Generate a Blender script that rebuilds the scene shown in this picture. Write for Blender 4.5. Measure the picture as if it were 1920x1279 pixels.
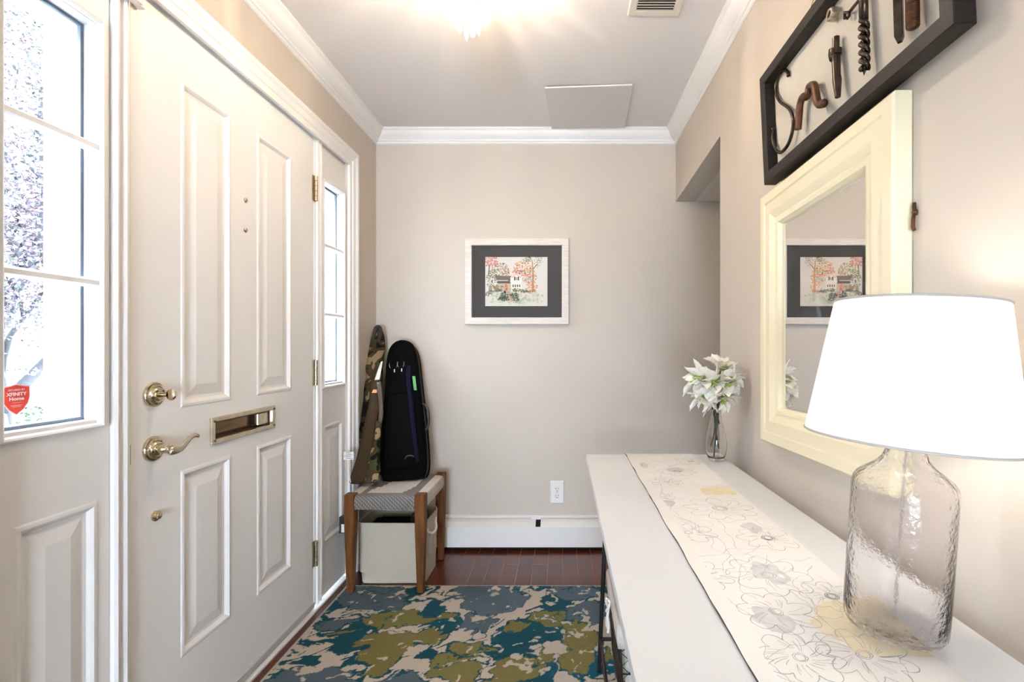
import bpy, bmesh, math, random
import numpy as np
from mathutils import Vector, Matrix, noise
random.seed(7)
for o in list(bpy.data.objects): bpy.data.objects.remove(o)
SC = bpy.context.scene
COL = SC.collection
# ------------------------------------------------------------------ camera
F = 934.0; VX = 1055.0; VY = 650.0; H = 1.14
cd = bpy.data.cameras.new('camera'); cam = bpy.data.objects.new('camera', cd); COL.objects.link(cam)
cam.location = (0, 0, H); cam.rotation_euler = (math.pi/2, 0, 0)
cd.sensor_width = 36; cd.lens = F/1920*36
cd.shift_x = -(VX-960)/1920; cd.shift_y = (VY-639.5)/1920
cd.clip_start = .02
SC.camera = cam
# ------------------------------------------------------------------ world, lights, exposure
w = bpy.data.worlds.new('world'); SC.world = w; w.use_nodes = True
bg = w.node_tree.nodes['Background']; bg.inputs[0].default_value = (.70, .83, 1, 1); bg.inputs[1].default_value = 50.0
SC.view_settings.view_transform = 'Standard'; SC.view_settings.look = 'None'
SC.view_settings.exposure = 0.28; SC.view_settings.gamma = 1; SC.view_settings.use_curve_mapping = False
def light(name, kind, loc, energy, col, size=.1, rot=(0,0,0), sy=None):
    l = bpy.data.lights.new(name, kind); l.energy = energy; l.color = col
    if kind == 'AREA':
        l.size = size
        if sy: l.shape = 'RECTANGLE'; l.size_y = sy
    else: l.shadow_soft_size = size
    o = bpy.data.objects.new(name, l); COL.objects.link(o); o.location = loc; o.rotation_euler = rot
    return o
# sky portals in the two sidelights and the fill-light opening added behind the camera (sampling guides only, they add no light of their own)
for y_, n_ in ((1.053, 'portal_near'), (2.338, 'portal_far')):
    p_ = light(n_, 'AREA', (-1.205, y_, 1.43), 1, (1, 1, 1), .25, (math.pi/2, 0, -math.pi/2), 1.0); p_.data.cycles.is_portal = True
p_ = light('portal_rear', 'AREA', (-.2, -2.74, .80), 1, (1, 1, 1), 1.1, (math.pi/2, 0, math.pi), .9); p_.data.cycles.is_portal = True
# ------------------------------------------------------------------ helpers
WM = {}
def wmat(o): return WM.get(o.name, Matrix())
def tagp(o, label=None, cat=None, group=None, kind=None):
    if label: o['label'] = label
    if cat: o['category'] = cat
    if group: o['group'] = group
    if kind: o['kind'] = kind
    return o
def thing(name, label, cat, loc, group=None):
    o = bpy.data.objects.new(name, None); COL.objects.link(o); o.location = loc; o.empty_display_size = .05
    WM[o.name] = Matrix.Translation(Vector(loc))
    return tagp(o, label, cat, group)
def mk(name, bm, mats, parent=None, smooth=False, label=None, cat=None, group=None, kind=None, bevel=0, ang=35, seg=2):
    bmesh.ops.remove_doubles(bm, verts=bm.verts, dist=1e-6)
    bmesh.ops.recalc_face_normals(bm, faces=bm.faces)
    if parent is not None: 
        M = wmat(parent); bm.transform(M.inverted())
    else:
        M = Matrix()
        if cat:    # a thing that is one mesh: origin at its base
            vs = [v.co for v in bm.verts]
            c = Vector((sum(v.x for v in vs)/len(vs), sum(v.y for v in vs)/len(vs), min(v.z for v in vs)))
            M = Matrix.Translation(c); bm.transform(M.inverted())
    me = bpy.data.meshes.new(name); bm.to_mesh(me); bm.free()
    if not isinstance(mats, (list, tuple)): mats = [mats]
    for m in mats: me.materials.append(m)
    o = bpy.data.objects.new(name, me); COL.objects.link(o)
    if parent is not None: o.parent = parent; WM[o.name] = M
    else: o.location = M.translation; WM[o.name] = M
    if smooth:
        for p in me.polygons: p.use_smooth = True
        if smooth == 'auto':
            try: me.set_sharp_from_angle(angle=math.radians(ang))
            except Exception: pass
    if bevel:
        b = o.modifiers.new('bevel', 'BEVEL'); b.width = bevel; b.segments = seg; b.limit_method = 'ANGLE'; b.angle_limit = math.radians(40)
    return tagp(o, label, cat, group, kind)
def nb(): return bmesh.new()
def box(bm, a, b, mi=0):
    x0,y0,z0 = [min(p,q) for p,q in zip(a,b)]; x1,y1,z1 = [max(p,q) for p,q in zip(a,b)]
    v = [bm.verts.new(c) for c in ((x0,y0,z0),(x1,y0,z0),(x1,y1,z0),(x0,y1,z0),(x0,y0,z1),(x1,y0,z1),(x1,y1,z1),(x0,y1,z1))]
    for f in ((0,3,2,1),(4,5,6,7),(0,1,5,4),(1,2,6,5),(2,3,7,6),(3,0,4,7)):
        bm.faces.new([v[i] for i in f]).material_index = mi
    return v
def hexa(bm, bot, top, mi=0):
    v = [bm.verts.new(c) for c in list(bot)+list(top)]; n = len(bot)
    bm.faces.new(v[:n][::-1]).material_index = mi; bm.faces.new(v[n:]).material_index = mi
    for i in range(n):
        j = (i+1) % n; bm.faces.new((v[i], v[j], v[n+j], v[n+i])).material_index = mi
def rings(bm, rr, closed=True, cap=True, mi=0, loop=False):
    R = [[bm.verts.new(p) for p in r] for r in rr]
    n = len(R[0]); m = len(R)
    for k in range(m if loop else m-1):
        a, b = R[k], R[(k+1) % m]
        for i in range(n if closed else n-1):
            j = (i+1) % n
            bm.faces.new((a[i], a[j], b[j], b[i])).material_index = mi
    if cap and not loop:
        bm.faces.new(R[0][::-1]).material_index = mi; bm.faces.new(R[-1]).material_index = mi
    return R
def lathe(bm, prof, c, n=32, axis='z', mi=0, cap=False):
    rr = []
    for r, h in prof:
        ring = []
        for i in range(n):
            t = 2*math.pi*i/n
            u, v = r*math.cos(t), r*math.sin(t)
            if axis == 'z': p = (c[0]+u, c[1]+v, c[2]+h)
            elif axis == 'x': p = (c[0]+h, c[1]+u, c[2]+v)
            else: p = (c[0]+u, c[1]+h, c[2]+v)
            ring.append(p)
        rr.append(ring)
    rings(bm, rr, True, cap, mi)
def tube(bm, pts, rad, n=10, mi=0, flat=1.0, nrm=None, cap=True):
    P = [Vector(p) for p in pts]; m = len(P)
    rad = rad if callable(rad) else (lambda t, r=rad: r)
    ref = Vector(nrm) if nrm else None
    rr = []; prev = None
    for i in range(m):
        d = (P[min(i+1, m-1)]-P[max(i-1, 0)])
        if d.length < 1e-9: d = Vector((0,0,1))
        d.normalize()
        if ref is not None: a = ref - d*ref.dot(d)
        elif prev is None:
            q = Vector((0,0,1)) if abs(d.z) < .9 else Vector((1,0,0)); a = q - d*q.dot(d)
        else: a = prev - d*prev.dot(d)
        a.normalize(); prev = a; b = d.cross(a); r = rad(i/(m-1))
        rr.append([P[i] + a*(r*flat*math.cos(2*math.pi*k/n)) + b*(r*math.sin(2*math.pi*k/n)) for k in range(n)])
    rings(bm, rr, True, cap, mi)
def spline(pts, k=6, closed=False):
    P = [Vector(p) for p in pts]; n = len(P); out = []
    for i in range(n if closed else n-1):
        if closed: a, b, c, d = P[(i-1) % n], P[i], P[(i+1) % n], P[(i+2) % n]
        else: a, b, c, d = P[max(i-1,0)], P[i], P[i+1], P[min(i+2,n-1)]
        for s in range(k):
            t = s/k
            out.append(.5*((2*b)+(c-a)*t+(2*a-5*b+4*c-d)*t*t+(3*b-a-3*c+d)*t**3))
    if not closed: out.append(P[-1])
    return out
def sheet(bm, u0, u1, v0, v1, holes, fn, mi=0):
    """rectangular sheet with rectangular holes; fn maps (u,v) to a point"""
    us = sorted({u0, u1} | {h[0] for h in holes} | {h[1] for h in holes}); vs = sorted({v0, v1} | {h[2] for h in holes} | {h[3] for h in holes})
    for i in range(len(us)-1):
        for j in range(len(vs)-1):
            cu, cv = (us[i]+us[i+1])/2, (vs[j]+vs[j+1])/2
            if any(h[0] < cu < h[1] and h[2] < cv < h[3] for h in holes): continue
            bm.faces.new([bm.verts.new(fn(*q)) for q in ((us[i],vs[j]),(us[i+1],vs[j]),(us[i+1],vs[j+1]),(us[i],vs[j+1]))]).material_index = mi
def wallbox(bm, u0, u1, v0, v1, holes, fnt, w0, w1):
    """slab with holes and reveals; fnt maps (u,v,w)"""
    for w_ in (w0, w1): sheet(bm, u0, u1, v0, v1, holes, lambda u, v: fnt(u, v, w_))
    def rim(a, b, c, d):
        q = ((a,c),(b,c),(b,d),(a,d))
        for i in range(4):
            p, r = q[i], q[(i+1) % 4]
            bm.faces.new([bm.verts.new(fnt(*t)) for t in ((*p,w0),(*r,w0),(*r,w1),(*p,w1))])
    rim(u0, u1, v0, v1)
    for h in holes: rim(*h)
def framesweep(bm, u0, u1, v0, v1, prof, fn, mi=0, fill=None):
    """prof: list of (inset, height) swept round a rectangle with mitred corners"""
    R = []
    for ins, hh in prof:
        R.append([bm.verts.new(fn(*q, hh)) for q in ((u0+ins,v0+ins),(u1-ins,v0+ins),(u1-ins,v1-ins),(u0+ins,v1-ins))])
    for a, b in zip(R[:-1], R[1:]):
        for i in range(4):
            j = (i+1) % 4; bm.faces.new((a[i], a[j], b[j], b[i])).material_index = mi
    if fill is not None: bm.faces.new(R[-1]).material_index = fill
def extrude(bm, prof, a, b, fn, mi=0, m0=None, m1=None):
    """profile (p,q) swept along t from a to b; optional mitres: offset of the end per p"""
    A = [bm.verts.new(fn(a + (m0(p) if m0 else 0), p, q)) for p, q in prof]
    B = [bm.verts.new(fn(b + (m1(p) if m1 else 0), p, q)) for p, q in prof]
    n = len(prof)
    for i in range(n):
        j = (i+1) % n; bm.faces.new((A[i], A[j], B[j], B[i])).material_index = mi
    bm.faces.new(A[::-1]).material_index = mi; bm.faces.new(B).material_index = mi
def at(x, y, Y): return Vector(((x-VX)*Y/F, Y, H+(VY-y)*Y/F))
def text_into(bm, s, size, fn, mi=0, bold=0.0, width=None):
    c = bpy.data.curves.new('txt', 'FONT'); c.body = s; c.size = size; c.align_x = 'CENTER'; c.align_y = 'CENTER'; c.offset = bold
    c.resolution_u = 3
    o = bpy.data.objects.new('txt', c); COL.objects.link(o)
    dg = bpy.context.evaluated_depsgraph_get(); dg.update()
    me = o.evaluated_get(dg).to_mesh()
    xs = [v.co.x for v in me.vertices]; k = 1
    if width and xs: k = width/(max(xs)-min(xs))
    vs = [bm.verts.new(fn(v.co.x*k, v.co.y)) for v in me.vertices]
    for p in me.polygons:
        try: bm.faces.new([vs[i] for i in p.vertices]).material_index = mi
        except ValueError: pass
    o.evaluated_get(dg).to_mesh_clear(); bpy.data.objects.remove(o); bpy.data.curves.remove(c)
# ------------------------------------------------------------------ materials
def mat(name, col=(.8,.8,.8), rough=.5, metal=0, spec=.5, bump=None, var=None, **kw):
    m = bpy.data.materials.new(name); m.use_nodes = True; nt = m.node_tree; b = nt.nodes['Principled BSDF']
    b.inputs['Base Color'].default_value = (*col, 1); b.inputs['Roughness'].default_value = rough; b.inputs['Metallic'].default_value = metal
    b.inputs['Specular IOR Level'].default_value = spec
    for k, v in kw.items(): b.inputs[k.replace('_', ' ')].default_value = v
    tc = nt.nodes.new('ShaderNodeTexCoord')
    if var:      # (scale, second colour)
        n = nt.nodes.new('ShaderNodeTexNoise'); n.inputs['Scale'].default_value = var[0]; n.inputs['Detail'].default_value = 5
        mx = nt.nodes.new('ShaderNodeMix'); mx.data_type = 'RGBA'; mx.inputs[6].default_value = (*col, 1); mx.inputs[7].default_value = (*var[1], 1)
        r = nt.nodes.new('ShaderNodeMapRange'); r.inputs[1].default_value = .35; r.inputs[2].default_value = .65
        mp = nt.nodes.new('ShaderNodeMapping')
        if len(var) > 2: mp.inputs['Scale'].default_value = var[2]
        nt.links.new(tc.outputs['Object'], mp.inputs[0]); nt.links.new(mp.outputs[0], n.inputs['Vector'])
        nt.links.new(n.outputs['Fac'], r.inputs[0]); nt.links.new(r.outputs[0], mx.inputs[0]); nt.links.new(mx.outputs[2], b.inputs['Base Color'])
    if bump:     # (scale, strength, distance)
        n = nt.nodes.new('ShaderNodeTexNoise'); n.inputs['Scale'].default_value = bump[0]; n.inputs['Detail'].default_value = 4
        bp = nt.nodes.new('ShaderNodeBump'); bp.inputs['Strength'].default_value = bump[1]; bp.inputs['Distance'].default_value = bump[2]
        nt.links.new(tc.outputs['Object'], n.inputs['Vector']); nt.links.new(n.outputs['Fac'], bp.inputs['Height']); nt.links.new(bp.outputs[0], b.inputs['Normal'])
    return m
def ramp_mat(name, stops, scale, rough=.9, detail=4, mapping=(1,1,1), bump=.3, interp='CONSTANT', distort=0):
    m = bpy.data.materials.new(name); m.use_nodes = True; nt = m.node_tree; b = nt.nodes['Principled BSDF']; b.inputs['Roughness'].default_value = rough
    b.inputs['Specular IOR Level'].default_value = .15
    tc = nt.nodes.new('ShaderNodeTexCoord'); mp = nt.nodes.new('ShaderNodeMapping'); mp.inputs['Scale'].default_value = mapping
    n = nt.nodes.new('ShaderNodeTexNoise'); n.inputs['Scale'].default_value = scale; n.inputs['Detail'].default_value = detail; n.inputs['Distortion'].default_value = distort
    cr = nt.nodes.new('ShaderNodeValToRGB'); cr.color_ramp.interpolation = interp
    e = cr.color_ramp.elements
    while len(e) < len(stops): e.new(.5)
    for el, (p, c) in zip(e, stops): el.position = p; el.color = (*c, 1)
    nt.links.new(tc.outputs['Object'], mp.inputs[0]); nt.links.new(mp.outputs[0], n.inputs['Vector']); nt.links.new(n.outputs['Fac'], cr.inputs[0]); nt.links.new(cr.outputs[0], b.inputs['Base Color'])
    n2 = nt.nodes.new('ShaderNodeTexNoise'); n2.inputs['Scale'].default_value = 400
    bp = nt.nodes.new('ShaderNodeBump'); bp.inputs['Strength'].default_value = bump; bp.inputs['Distance'].default_value = .001
    nt.links.new(tc.outputs['Object'], n2.inputs['Vector']); nt.links.new(n2.outputs['Fac'], bp.inputs['Height']); nt.links.new(bp.outputs[0], b.inputs['Normal'])
    return m
M = {}
M['wall'] = mat('wall_paint', (.575,.508,.438), .75, bump=(350,.12,.001), var=(3,(.56,.495,.425)))
M['ceil'] = mat('ceiling_paint', (.79,.75,.72), .85, bump=(250,.15,.001))
M['white'] = mat('white_gloss_paint', (.84,.825,.81), .32, bump=(120,.05,.0006))
M['trim'] = mat('trim_paint', (.86,.85,.835), .35)
M['heater'] = mat('heater_enamel', (.80,.775,.745), .4)
M['black'] = mat('matt_black', (.012,.011,.011), .5)
M['dark'] = mat('dark_void', (.01,.009,.009), .9)
M['brass'] = mat('aged_brass', (.62,.53,.36), .16, 1, var=(30,(.50,.42,.28)))
M['satinbrass'] = mat('satin_brass', (.48,.42,.33), .35, 1, var=(40,(.42,.34,.22)))
M['nickel'] = mat('pale_worn_brass', (.66,.60,.48), .25, 1, var=(25,(.50,.44,.33)))
M['glass'] = mat('window_glass', (1,1,1), 0.0, Transmission_Weight=1.0, IOR=1.01, spec=.5)
M['gasket'] = mat('window_gasket', (.10,.13,.17), .5)
M['mirror'] = mat('mirror_silver', (.93,.93,.93), .01, 1)
M['cream'] = mat('cream_yellow_paint', (.84,.77,.56), .38, bump=(60,.06,.001), var=(6,(.81,.74,.53)))
M['bframe'] = mat('black_brown_frame', (.012,.009,.007), .5, spec=.2, var=(20,(.020,.015,.012),(1,8,8)))
M['linen'] = mat('linen_backing', (.60,.56,.49), .9, bump=(500,.4,.001), var=(8,(.56,.52,.45)))
M['iron'] = mat('rusty_iron', (.055,.026,.015), .42, .7, var=(60,(.11,.042,.018)), bump=(150,.5,.001))
M['steel'] = mat('dark_steel', (.075,.055,.042), .25, .9, var=(50,(.03,.02,.014)), bump=(200,.4,.0008))
M['nutm'] = mat('zinc_nut', (.50,.46,.40), .38, .85, var=(60,(.22,.15,.10)))
M['table'] = mat('white_lacquer', (.765,.785,.815), .3)
M['metalblk'] = mat('black_metal_tube', (.012,.011,.011), .45, .3)
M['runner'] = mat('runner_cloth', (.85,.85,.84), .9, bump=(600,.25,.0008), var=(5,(.84,.815,.79)))
M['ink'] = mat('grey_ink', (.40,.385,.39), .9)
M['ink2'] = mat('dark_ink', (.08,.085,.11), .9)
M['edge_shadow'] = mat('runner_edge_shadow', (.03,.03,.035), .9)  # near-black skirt colour: shadow line painted along the runner's edges
M['wash'] = mat('tan_wash', (.79,.70,.52), .9, var=(30,(.72,.64,.45)))
M['greywash'] = mat('pale_grey_wash', (.72,.71,.71), .9, var=(40,(.60,.60,.62)))
M['frost'] = mat('flower_petal', (.92,.90,.83), .5, bump=(60,.3,.002))
M['petalg'] = mat('petal_base_green', (.48,.60,.16), .5)
M['stem'] = mat('flower_stem', (.035,.045,.035), .4)
M['vase'] = mat('clear_vase_glass', (1,1,1), 0.0, Transmission_Weight=1.0, IOR=1.35)
M['bottle'] = mat('seeded_glass', (.97,.96,.97), .02, Transmission_Weight=1.0, IOR=1.28, bump=(95,.5,.0026))
M['wood'] = mat('walnut_wood', (.155,.056,.013), .6, spec=.2, var=(14,(.075,.026,.006),(4,4,.5)), bump=(80,.1,.001))
M['cotton'] = mat('cotton_cord', (.70,.66,.60), .9, bump=(300,.6,.002))
M['canvas'] = mat('cream_canvas', (.50,.445,.345), .95, bump=(450,.4,.001), var=(6,(.45,.40,.31)))
M['clearpocket'] = mat('grey_label_window', (.30,.28,.25), .3)
M['nylon'] = mat('black_nylon', (.0022,.0022,.0025), .9, spec=.05, bump=(500,.5,.001))
M['navy'] = mat('navy_webbing', (.003,.0035,.011), .9, spec=.1, bump=(600,.5,.001))
M['green'] = mat('green_tag', (.05,.19,.05), .5)
M['chromeish'] = mat('zip_metal', (.55,.55,.57), .25, 1)
M['olive'] = mat('olive_brown_cloth', (.045,.030,.017), .95, spec=.08, bump=(500,.5,.001), var=(8,(.036,.024,.014)))
M['olive2'] = mat('grey_olive_cloth', (.10,.076,.056), .95, spec=.08, bump=(500,.5,.001))
M['camo'] = ramp_mat('camouflage_cloth', [(0,(.006,.006,.005)),(.44,(.040,.042,.016)),(.50,(.045,.026,.014)),(.575,(.24,.165,.09))], 14, detail=1.5, distort=.6)
M['orange'] = mat('orange_badge', (.85,.22,.08), .6)
M['paper'] = mat('white_label', (.80,.78,.74), .6)
M['ink3'] = mat('label_print', (.25,.24,.23), .7)
M['liner'] = mat('liner_cloth', (.60,.56,.51), .95, bump=(500,.6,.002), var=(10,(.54,.50,.45)))
M['plastic'] = mat('white_plastic', (.80,.775,.74), .35)
M['slot'] = mat('outlet_slot', (.05,.04,.035), .6)
M['board'] = mat('access_board', (.72,.675,.64), .8, bump=(120,.25,.001))
M['ventm'] = mat('vent_enamel', (.70,.65,.58), .45)
M['pframe'] = mat('whitewashed_wood', (.72,.665,.61), .55, var=(14,(.62,.56,.50),(1,1,12)), bump=(60,.25,.001))
M['mat_card'] = mat('charcoal_mount', (.020,.016,.013), .55)
M['art_paper'] = mat('watercolour_paper', (.76,.73,.69), .8)
def glass_pic():
    m = bpy.data.materials.new('picture_glass'); m.use_nodes = True; nt = m.node_tree; nt.nodes.clear()
    o = nt.nodes.new('ShaderNodeOutputMaterial'); t = nt.nodes.new('ShaderNodeBsdfTransparent'); g = nt.nodes.new('ShaderNodeBsdfGlossy'); g.inputs['Roughness'].default_value = .01
    fr = nt.nodes.new('ShaderNodeFresnel'); fr.inputs[0].default_value = 1.32; mx = nt.nodes.new('ShaderNodeMixShader')
    nt.links.new(fr.outputs[0], mx.inputs[0]); nt.links.new(t.outputs[0], mx.inputs[1]); nt.links.new(g.outputs[0], mx.inputs[2]); nt.links.new(mx.outputs[0], o.inputs[0])
    return m
M['picglass'] = glass_pic()
def shade_mat():
    m = bpy.data.materials.new('lamp_shade_fabric'); m.use_nodes = True; nt = m.node_tree; nt.nodes.clear()
    o = nt.nodes.new('ShaderNodeOutputMaterial'); d = nt.nodes.new('ShaderNodeBsdfDiffuse'); t = nt.nodes.new('ShaderNodeBsdfTranslucent'); mx = nt.nodes.new('ShaderNodeMixShader')
    d.inputs[0].default_value = (.93,.92,.90,1); t.inputs[0].default_value = (.97,.95,.92,1); mx.inputs[0].default_value = .5
    nt.links.new(d.outputs[0], mx.inputs[1]); nt.links.new(t.outputs[0], mx.inputs[2]); nt.links.new(mx.outputs[0], o.inputs[0]); return m
M['shade'] = shade_mat()
def emit(name, col, s):
    m = bpy.data.materials.new(name); m.use_nodes = True; nt = m.node_tree; nt.nodes.clear()
    o = nt.nodes.new('ShaderNodeOutputMaterial'); e = nt.nodes.new('ShaderNodeEmission'); e.inputs[0].default_value = (*col,1); e.inputs[1].default_value = s
    nt.links.new(e.outputs[0], o.inputs[0]); return m
M['bulb'] = emit('bulb_glow', (1,.93,.82), 40)
def crystal_mat():
    m = bpy.data.materials.new('lit_crystal'); m.use_nodes = True; nt = m.node_tree; nt.nodes.clear()
    o = nt.nodes.new('ShaderNodeOutputMaterial'); g = nt.nodes.new('ShaderNodeBsdfTransparent'); g.inputs[0].default_value = (.93,.92,.9,1)
    gl = nt.nodes.new('ShaderNodeBsdfTranslucent'); gl.inputs[0].default_value = (1,.97,.92,1); gg = nt.nodes.new('ShaderNodeBsdfGlossy'); gg.inputs[1].default_value = .05
    mx = nt.nodes.new('ShaderNodeMixShader'); mx.inputs[0].default_value = .45; m2 = nt.nodes.new('ShaderNodeMixShader'); m2.inputs[0].default_value = .12
    nt.links.new(g.outputs[0], mx.inputs[1]); nt.links.new(gl.outputs[0], mx.inputs[2]); nt.links.new(mx.outputs[0], m2.inputs[1]); nt.links.new(gg.outputs[0], m2.inputs[2]); nt.links.new(m2.outputs[0], o.inputs[0]); return m
M['crystal'] = crystal_mat()
def vcol_mat(name, rough=.95, bump=.6, scale=700, dist=.003):
    m = bpy.data.materials.new(name); m.use_nodes = True; nt = m.node_tree; b = nt.nodes['Principled BSDF']; b.inputs['Roughness'].default_value = rough; b.inputs['Specular IOR Level'].default_value = .1
    a = nt.nodes.new('ShaderNodeAttribute'); a.attribute_name = 'Col'
    tc = nt.nodes.new('ShaderNodeTexCoord'); n = nt.nodes.new('ShaderNodeTexNoise'); n.inputs['Scale'].default_value = scale; n.inputs['Detail'].default_value = 2
    hs = nt.nodes.new('ShaderNodeHueSaturation'); mr = nt.nodes.new('ShaderNodeMapRange'); mr.inputs[1].default_value = .3; mr.inputs[2].default_value = .7; mr.inputs[3].default_value = .72; mr.inputs[4].default_value = 1.25
    bp = nt.nodes.new('ShaderNodeBump'); bp.inputs['Strength'].default_value = bump; bp.inputs['Distance'].default_value = dist
    nt.links.new(tc.outputs['Object'], n.inputs['Vector']); nt.links.new(n.outputs['Fac'], mr.inputs[0]); nt.links.new(mr.outputs[0], hs.inputs['Value']); nt.links.new(a.outputs['Color'], hs.inputs['Color'])
    nt.links.new(hs.outputs[0], b.inputs['Base Color']); nt.links.new(n.outputs['Fac'], bp.inputs['Height']); nt.links.new(bp.outputs[0], b.inputs['Normal'])
    return m
def weave_mat(name, c1, c2, sc=260):
    m = bpy.data.materials.new(name); m.use_nodes = True; nt = m.node_tree; b = nt.nodes['Principled BSDF']; b.inputs['Roughness'].default_value = .9; b.inputs['Specular IOR Level'].default_value = .1
    tc = nt.nodes.new('ShaderNodeTexCoord'); wv = nt.nodes.new('ShaderNodeTexWave'); wv.inputs['Scale'].default_value = sc/6.28; wv.inputs['Distortion'].default_value = 1.5; wv.bands_direction = 'X'
    w2 = nt.nodes.new('ShaderNodeTexWave'); w2.inputs['Scale'].default_value = sc/6.28*.8; w2.bands_direction = 'DIAGONAL'
    mu = nt.nodes.new('ShaderNodeMath'); mu.operation = 'MULTIPLY'
    mx = nt.nodes.new('ShaderNodeMix'); mx.data_type = 'RGBA'; mx.inputs[6].default_value = (*c1,1); mx.inputs[7].default_value = (*c2,1)
    bp = nt.nodes.new('ShaderNodeBump'); bp.inputs['Strength'].default_value = .7; bp.inputs['Distance'].default_value = .002
    for q in (wv, w2): nt.links.new(tc.outputs['Object'], q.inputs['Vector'])
    nt.links.new(wv.outputs['Fac'], mu.inputs[0]); nt.links.new(w2.outputs['Fac'], mu.inputs[1]); nt.links.new(mu.outputs[0], mx.inputs[0]); nt.links.new(mx.outputs[2], b.inputs['Base Color'])
    nt.links.new(mu.outputs[0], bp.inputs['Height']); nt.links.new(bp.outputs[0], b.inputs['Normal']); return m
M['greyweave'] = weave_mat('grey_cord_weave', (.115,.105,.10), (.33,.30,.27))
M['creamweave'] = weave_mat('cream_cord_weave', (.50,.455,.40), (.66,.61,.55))
def floor_mat():
    m = bpy.data.materials.new('cherry_floor_boards'); m.use_nodes = True; nt = m.node_tree; b = nt.nodes['Principled BSDF']; b.inputs['Roughness'].default_value = .22
    tc = nt.nodes.new('ShaderNodeTexCoord'); mp = nt.nodes.new('ShaderNodeMapping'); mp.inputs['Rotation'].default_value = (0,0,math.pi/2)
    br = nt.nodes.new('ShaderNodeTexBrick'); br.inputs['Scale'].default_value = 1; br.inputs['Brick Width'].default_value = 1.1; br.inputs['Row Height'].default_value = .077
    br.inputs['Mortar Size'].default_value = .0013; br.inputs['Color1'].default_value = (.090,.024,.012,1); br.inputs['Color2'].default_value = (.062,.016,.009,1); br.inputs['Mortar'].default_value = (.17,.075,.05,1); br.offset = .37
    mp2 = nt.nodes.new('ShaderNodeMapping'); mp2.inputs['Scale'].default_value = (40,2,1); n = nt.nodes.new('ShaderNodeTexNoise'); n.inputs['Scale'].default_value = 3; n.inputs['Detail'].default_value = 6
    mx = nt.nodes.new('ShaderNodeMix'); mx.data_type = 'RGBA'; mx.blend_type = 'MULTIPLY'; mx.inputs[0].default_value = .55
    cr = nt.nodes.new('ShaderNodeValToRGB'); cr.color_ramp.elements[0].color = (.55,.5,.5,1); cr.color_ramp.elements[1].color = (1.3,1.2,1.15,1)
    nt.links.new(tc.outputs['Object'], mp.inputs[0]); nt.links.new(mp.outputs[0], br.inputs['Vector']); nt.links.new(tc.outputs['Object'], mp2.inputs[0]); nt.links.new(mp2.outputs[0], n.inputs['Vector'])
    nt.links.new(n.outputs['Fac'], cr.inputs[0]); nt.links.new(br.outputs['Color'], mx.inputs[6]); nt.links.new(cr.outputs[0], mx.inputs[7]); nt.links.new(mx.outputs[2], b.inputs['Base Color'])
    bp = nt.nodes.new('ShaderNodeBump'); bp.inputs['Strength'].default_value = .25; bp.inputs['Distance'].default_value = .002; bp.invert = True
    nt.links.new(br.outputs['Fac'], bp.inputs['Height']); nt.links.new(bp.outputs[0], b.inputs['Normal']); return m
M['floor'] = floor_mat()
# ------------------------------------------------------------------ room shell
XL = -1.064; XR = .645; YB = 2.84; YF = -2.6; ZC = 2.366; YE = 2.04   # left, right, back, front walls, ceiling, end of right wall
S = dict(kind='structure')
bm = nb(); box(bm, (-1.6, YF-.2, -.06), (2.2, YB+.12, 0)); mk('floor', bm, M['floor'], **S)
bm = nb(); box(bm, (-1.3, YF-.2, ZC), (2.2, YB+.12, ZC+.08)); mk('ceiling', bm, M['ceil'], **S)
DU = (.925, 2.463, 0.0, 2.055)      # door unit opening in the left wall
bm = nb(); wallbox(bm, YF, YB, 0, ZC, [DU], lambda u, v, w_: (w_, u, v), XL, XL-.14); mk('wall_left', bm, M['wall'], **S)
bm = nb(); box(bm, (-1.2, YB, 0), (2.2, YB+.12, ZC)); mk('wall_back', bm, M['wall'], **S)
bm = nb()
wallbox(bm, YF, YE, 0, ZC, [], lambda u, v, w_: (w_, u, v), XR, XR+.11)
hexa(bm, [(XR,YE,2.003),(XR+.11,YE,2.003),(XR+.11,YB,1.967),(XR,YB,1.967)], [(XR,YE,ZC),(XR+.11,YE,ZC),(XR+.11,YB,ZC),(XR,YB,ZC)])
mk('wall_right', bm, M['wall'], **S)
bm = nb(); hexa(bm, [(XR+.11,YE,2.003),(2.2,YE,2.003),(2.2,YB,1.967),(XR+.11,YB,1.967)], [(XR+.11,YE,2.06),(2.2,YE,2.06),(2.2,YB,2.03),(XR+.11,YB,2.03)]); mk('ceiling_passage', bm, M['ceil'], **S)
bm = nb(); box(bm, (XR+.11, YE-.1, 0), (2.2, YE, 2.06)); mk('wall_passage', bm, M['wall'], **S)
bm = nb(); box(bm, (2.1, YE, 0), (2.2, YB, 2.03)); mk('wall_passage_end', bm, M['wall'], **S)
bm = nb(); wallbox(bm, XL, XR, 0, ZC, [(-.75,.35,.35,1.25)], lambda u, v, w_: (u, w_, v), YF, YF-.12); mk('wall_front', bm, M['wall'], **S)  # unseen opening added here so the sky fills the room with light
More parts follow.
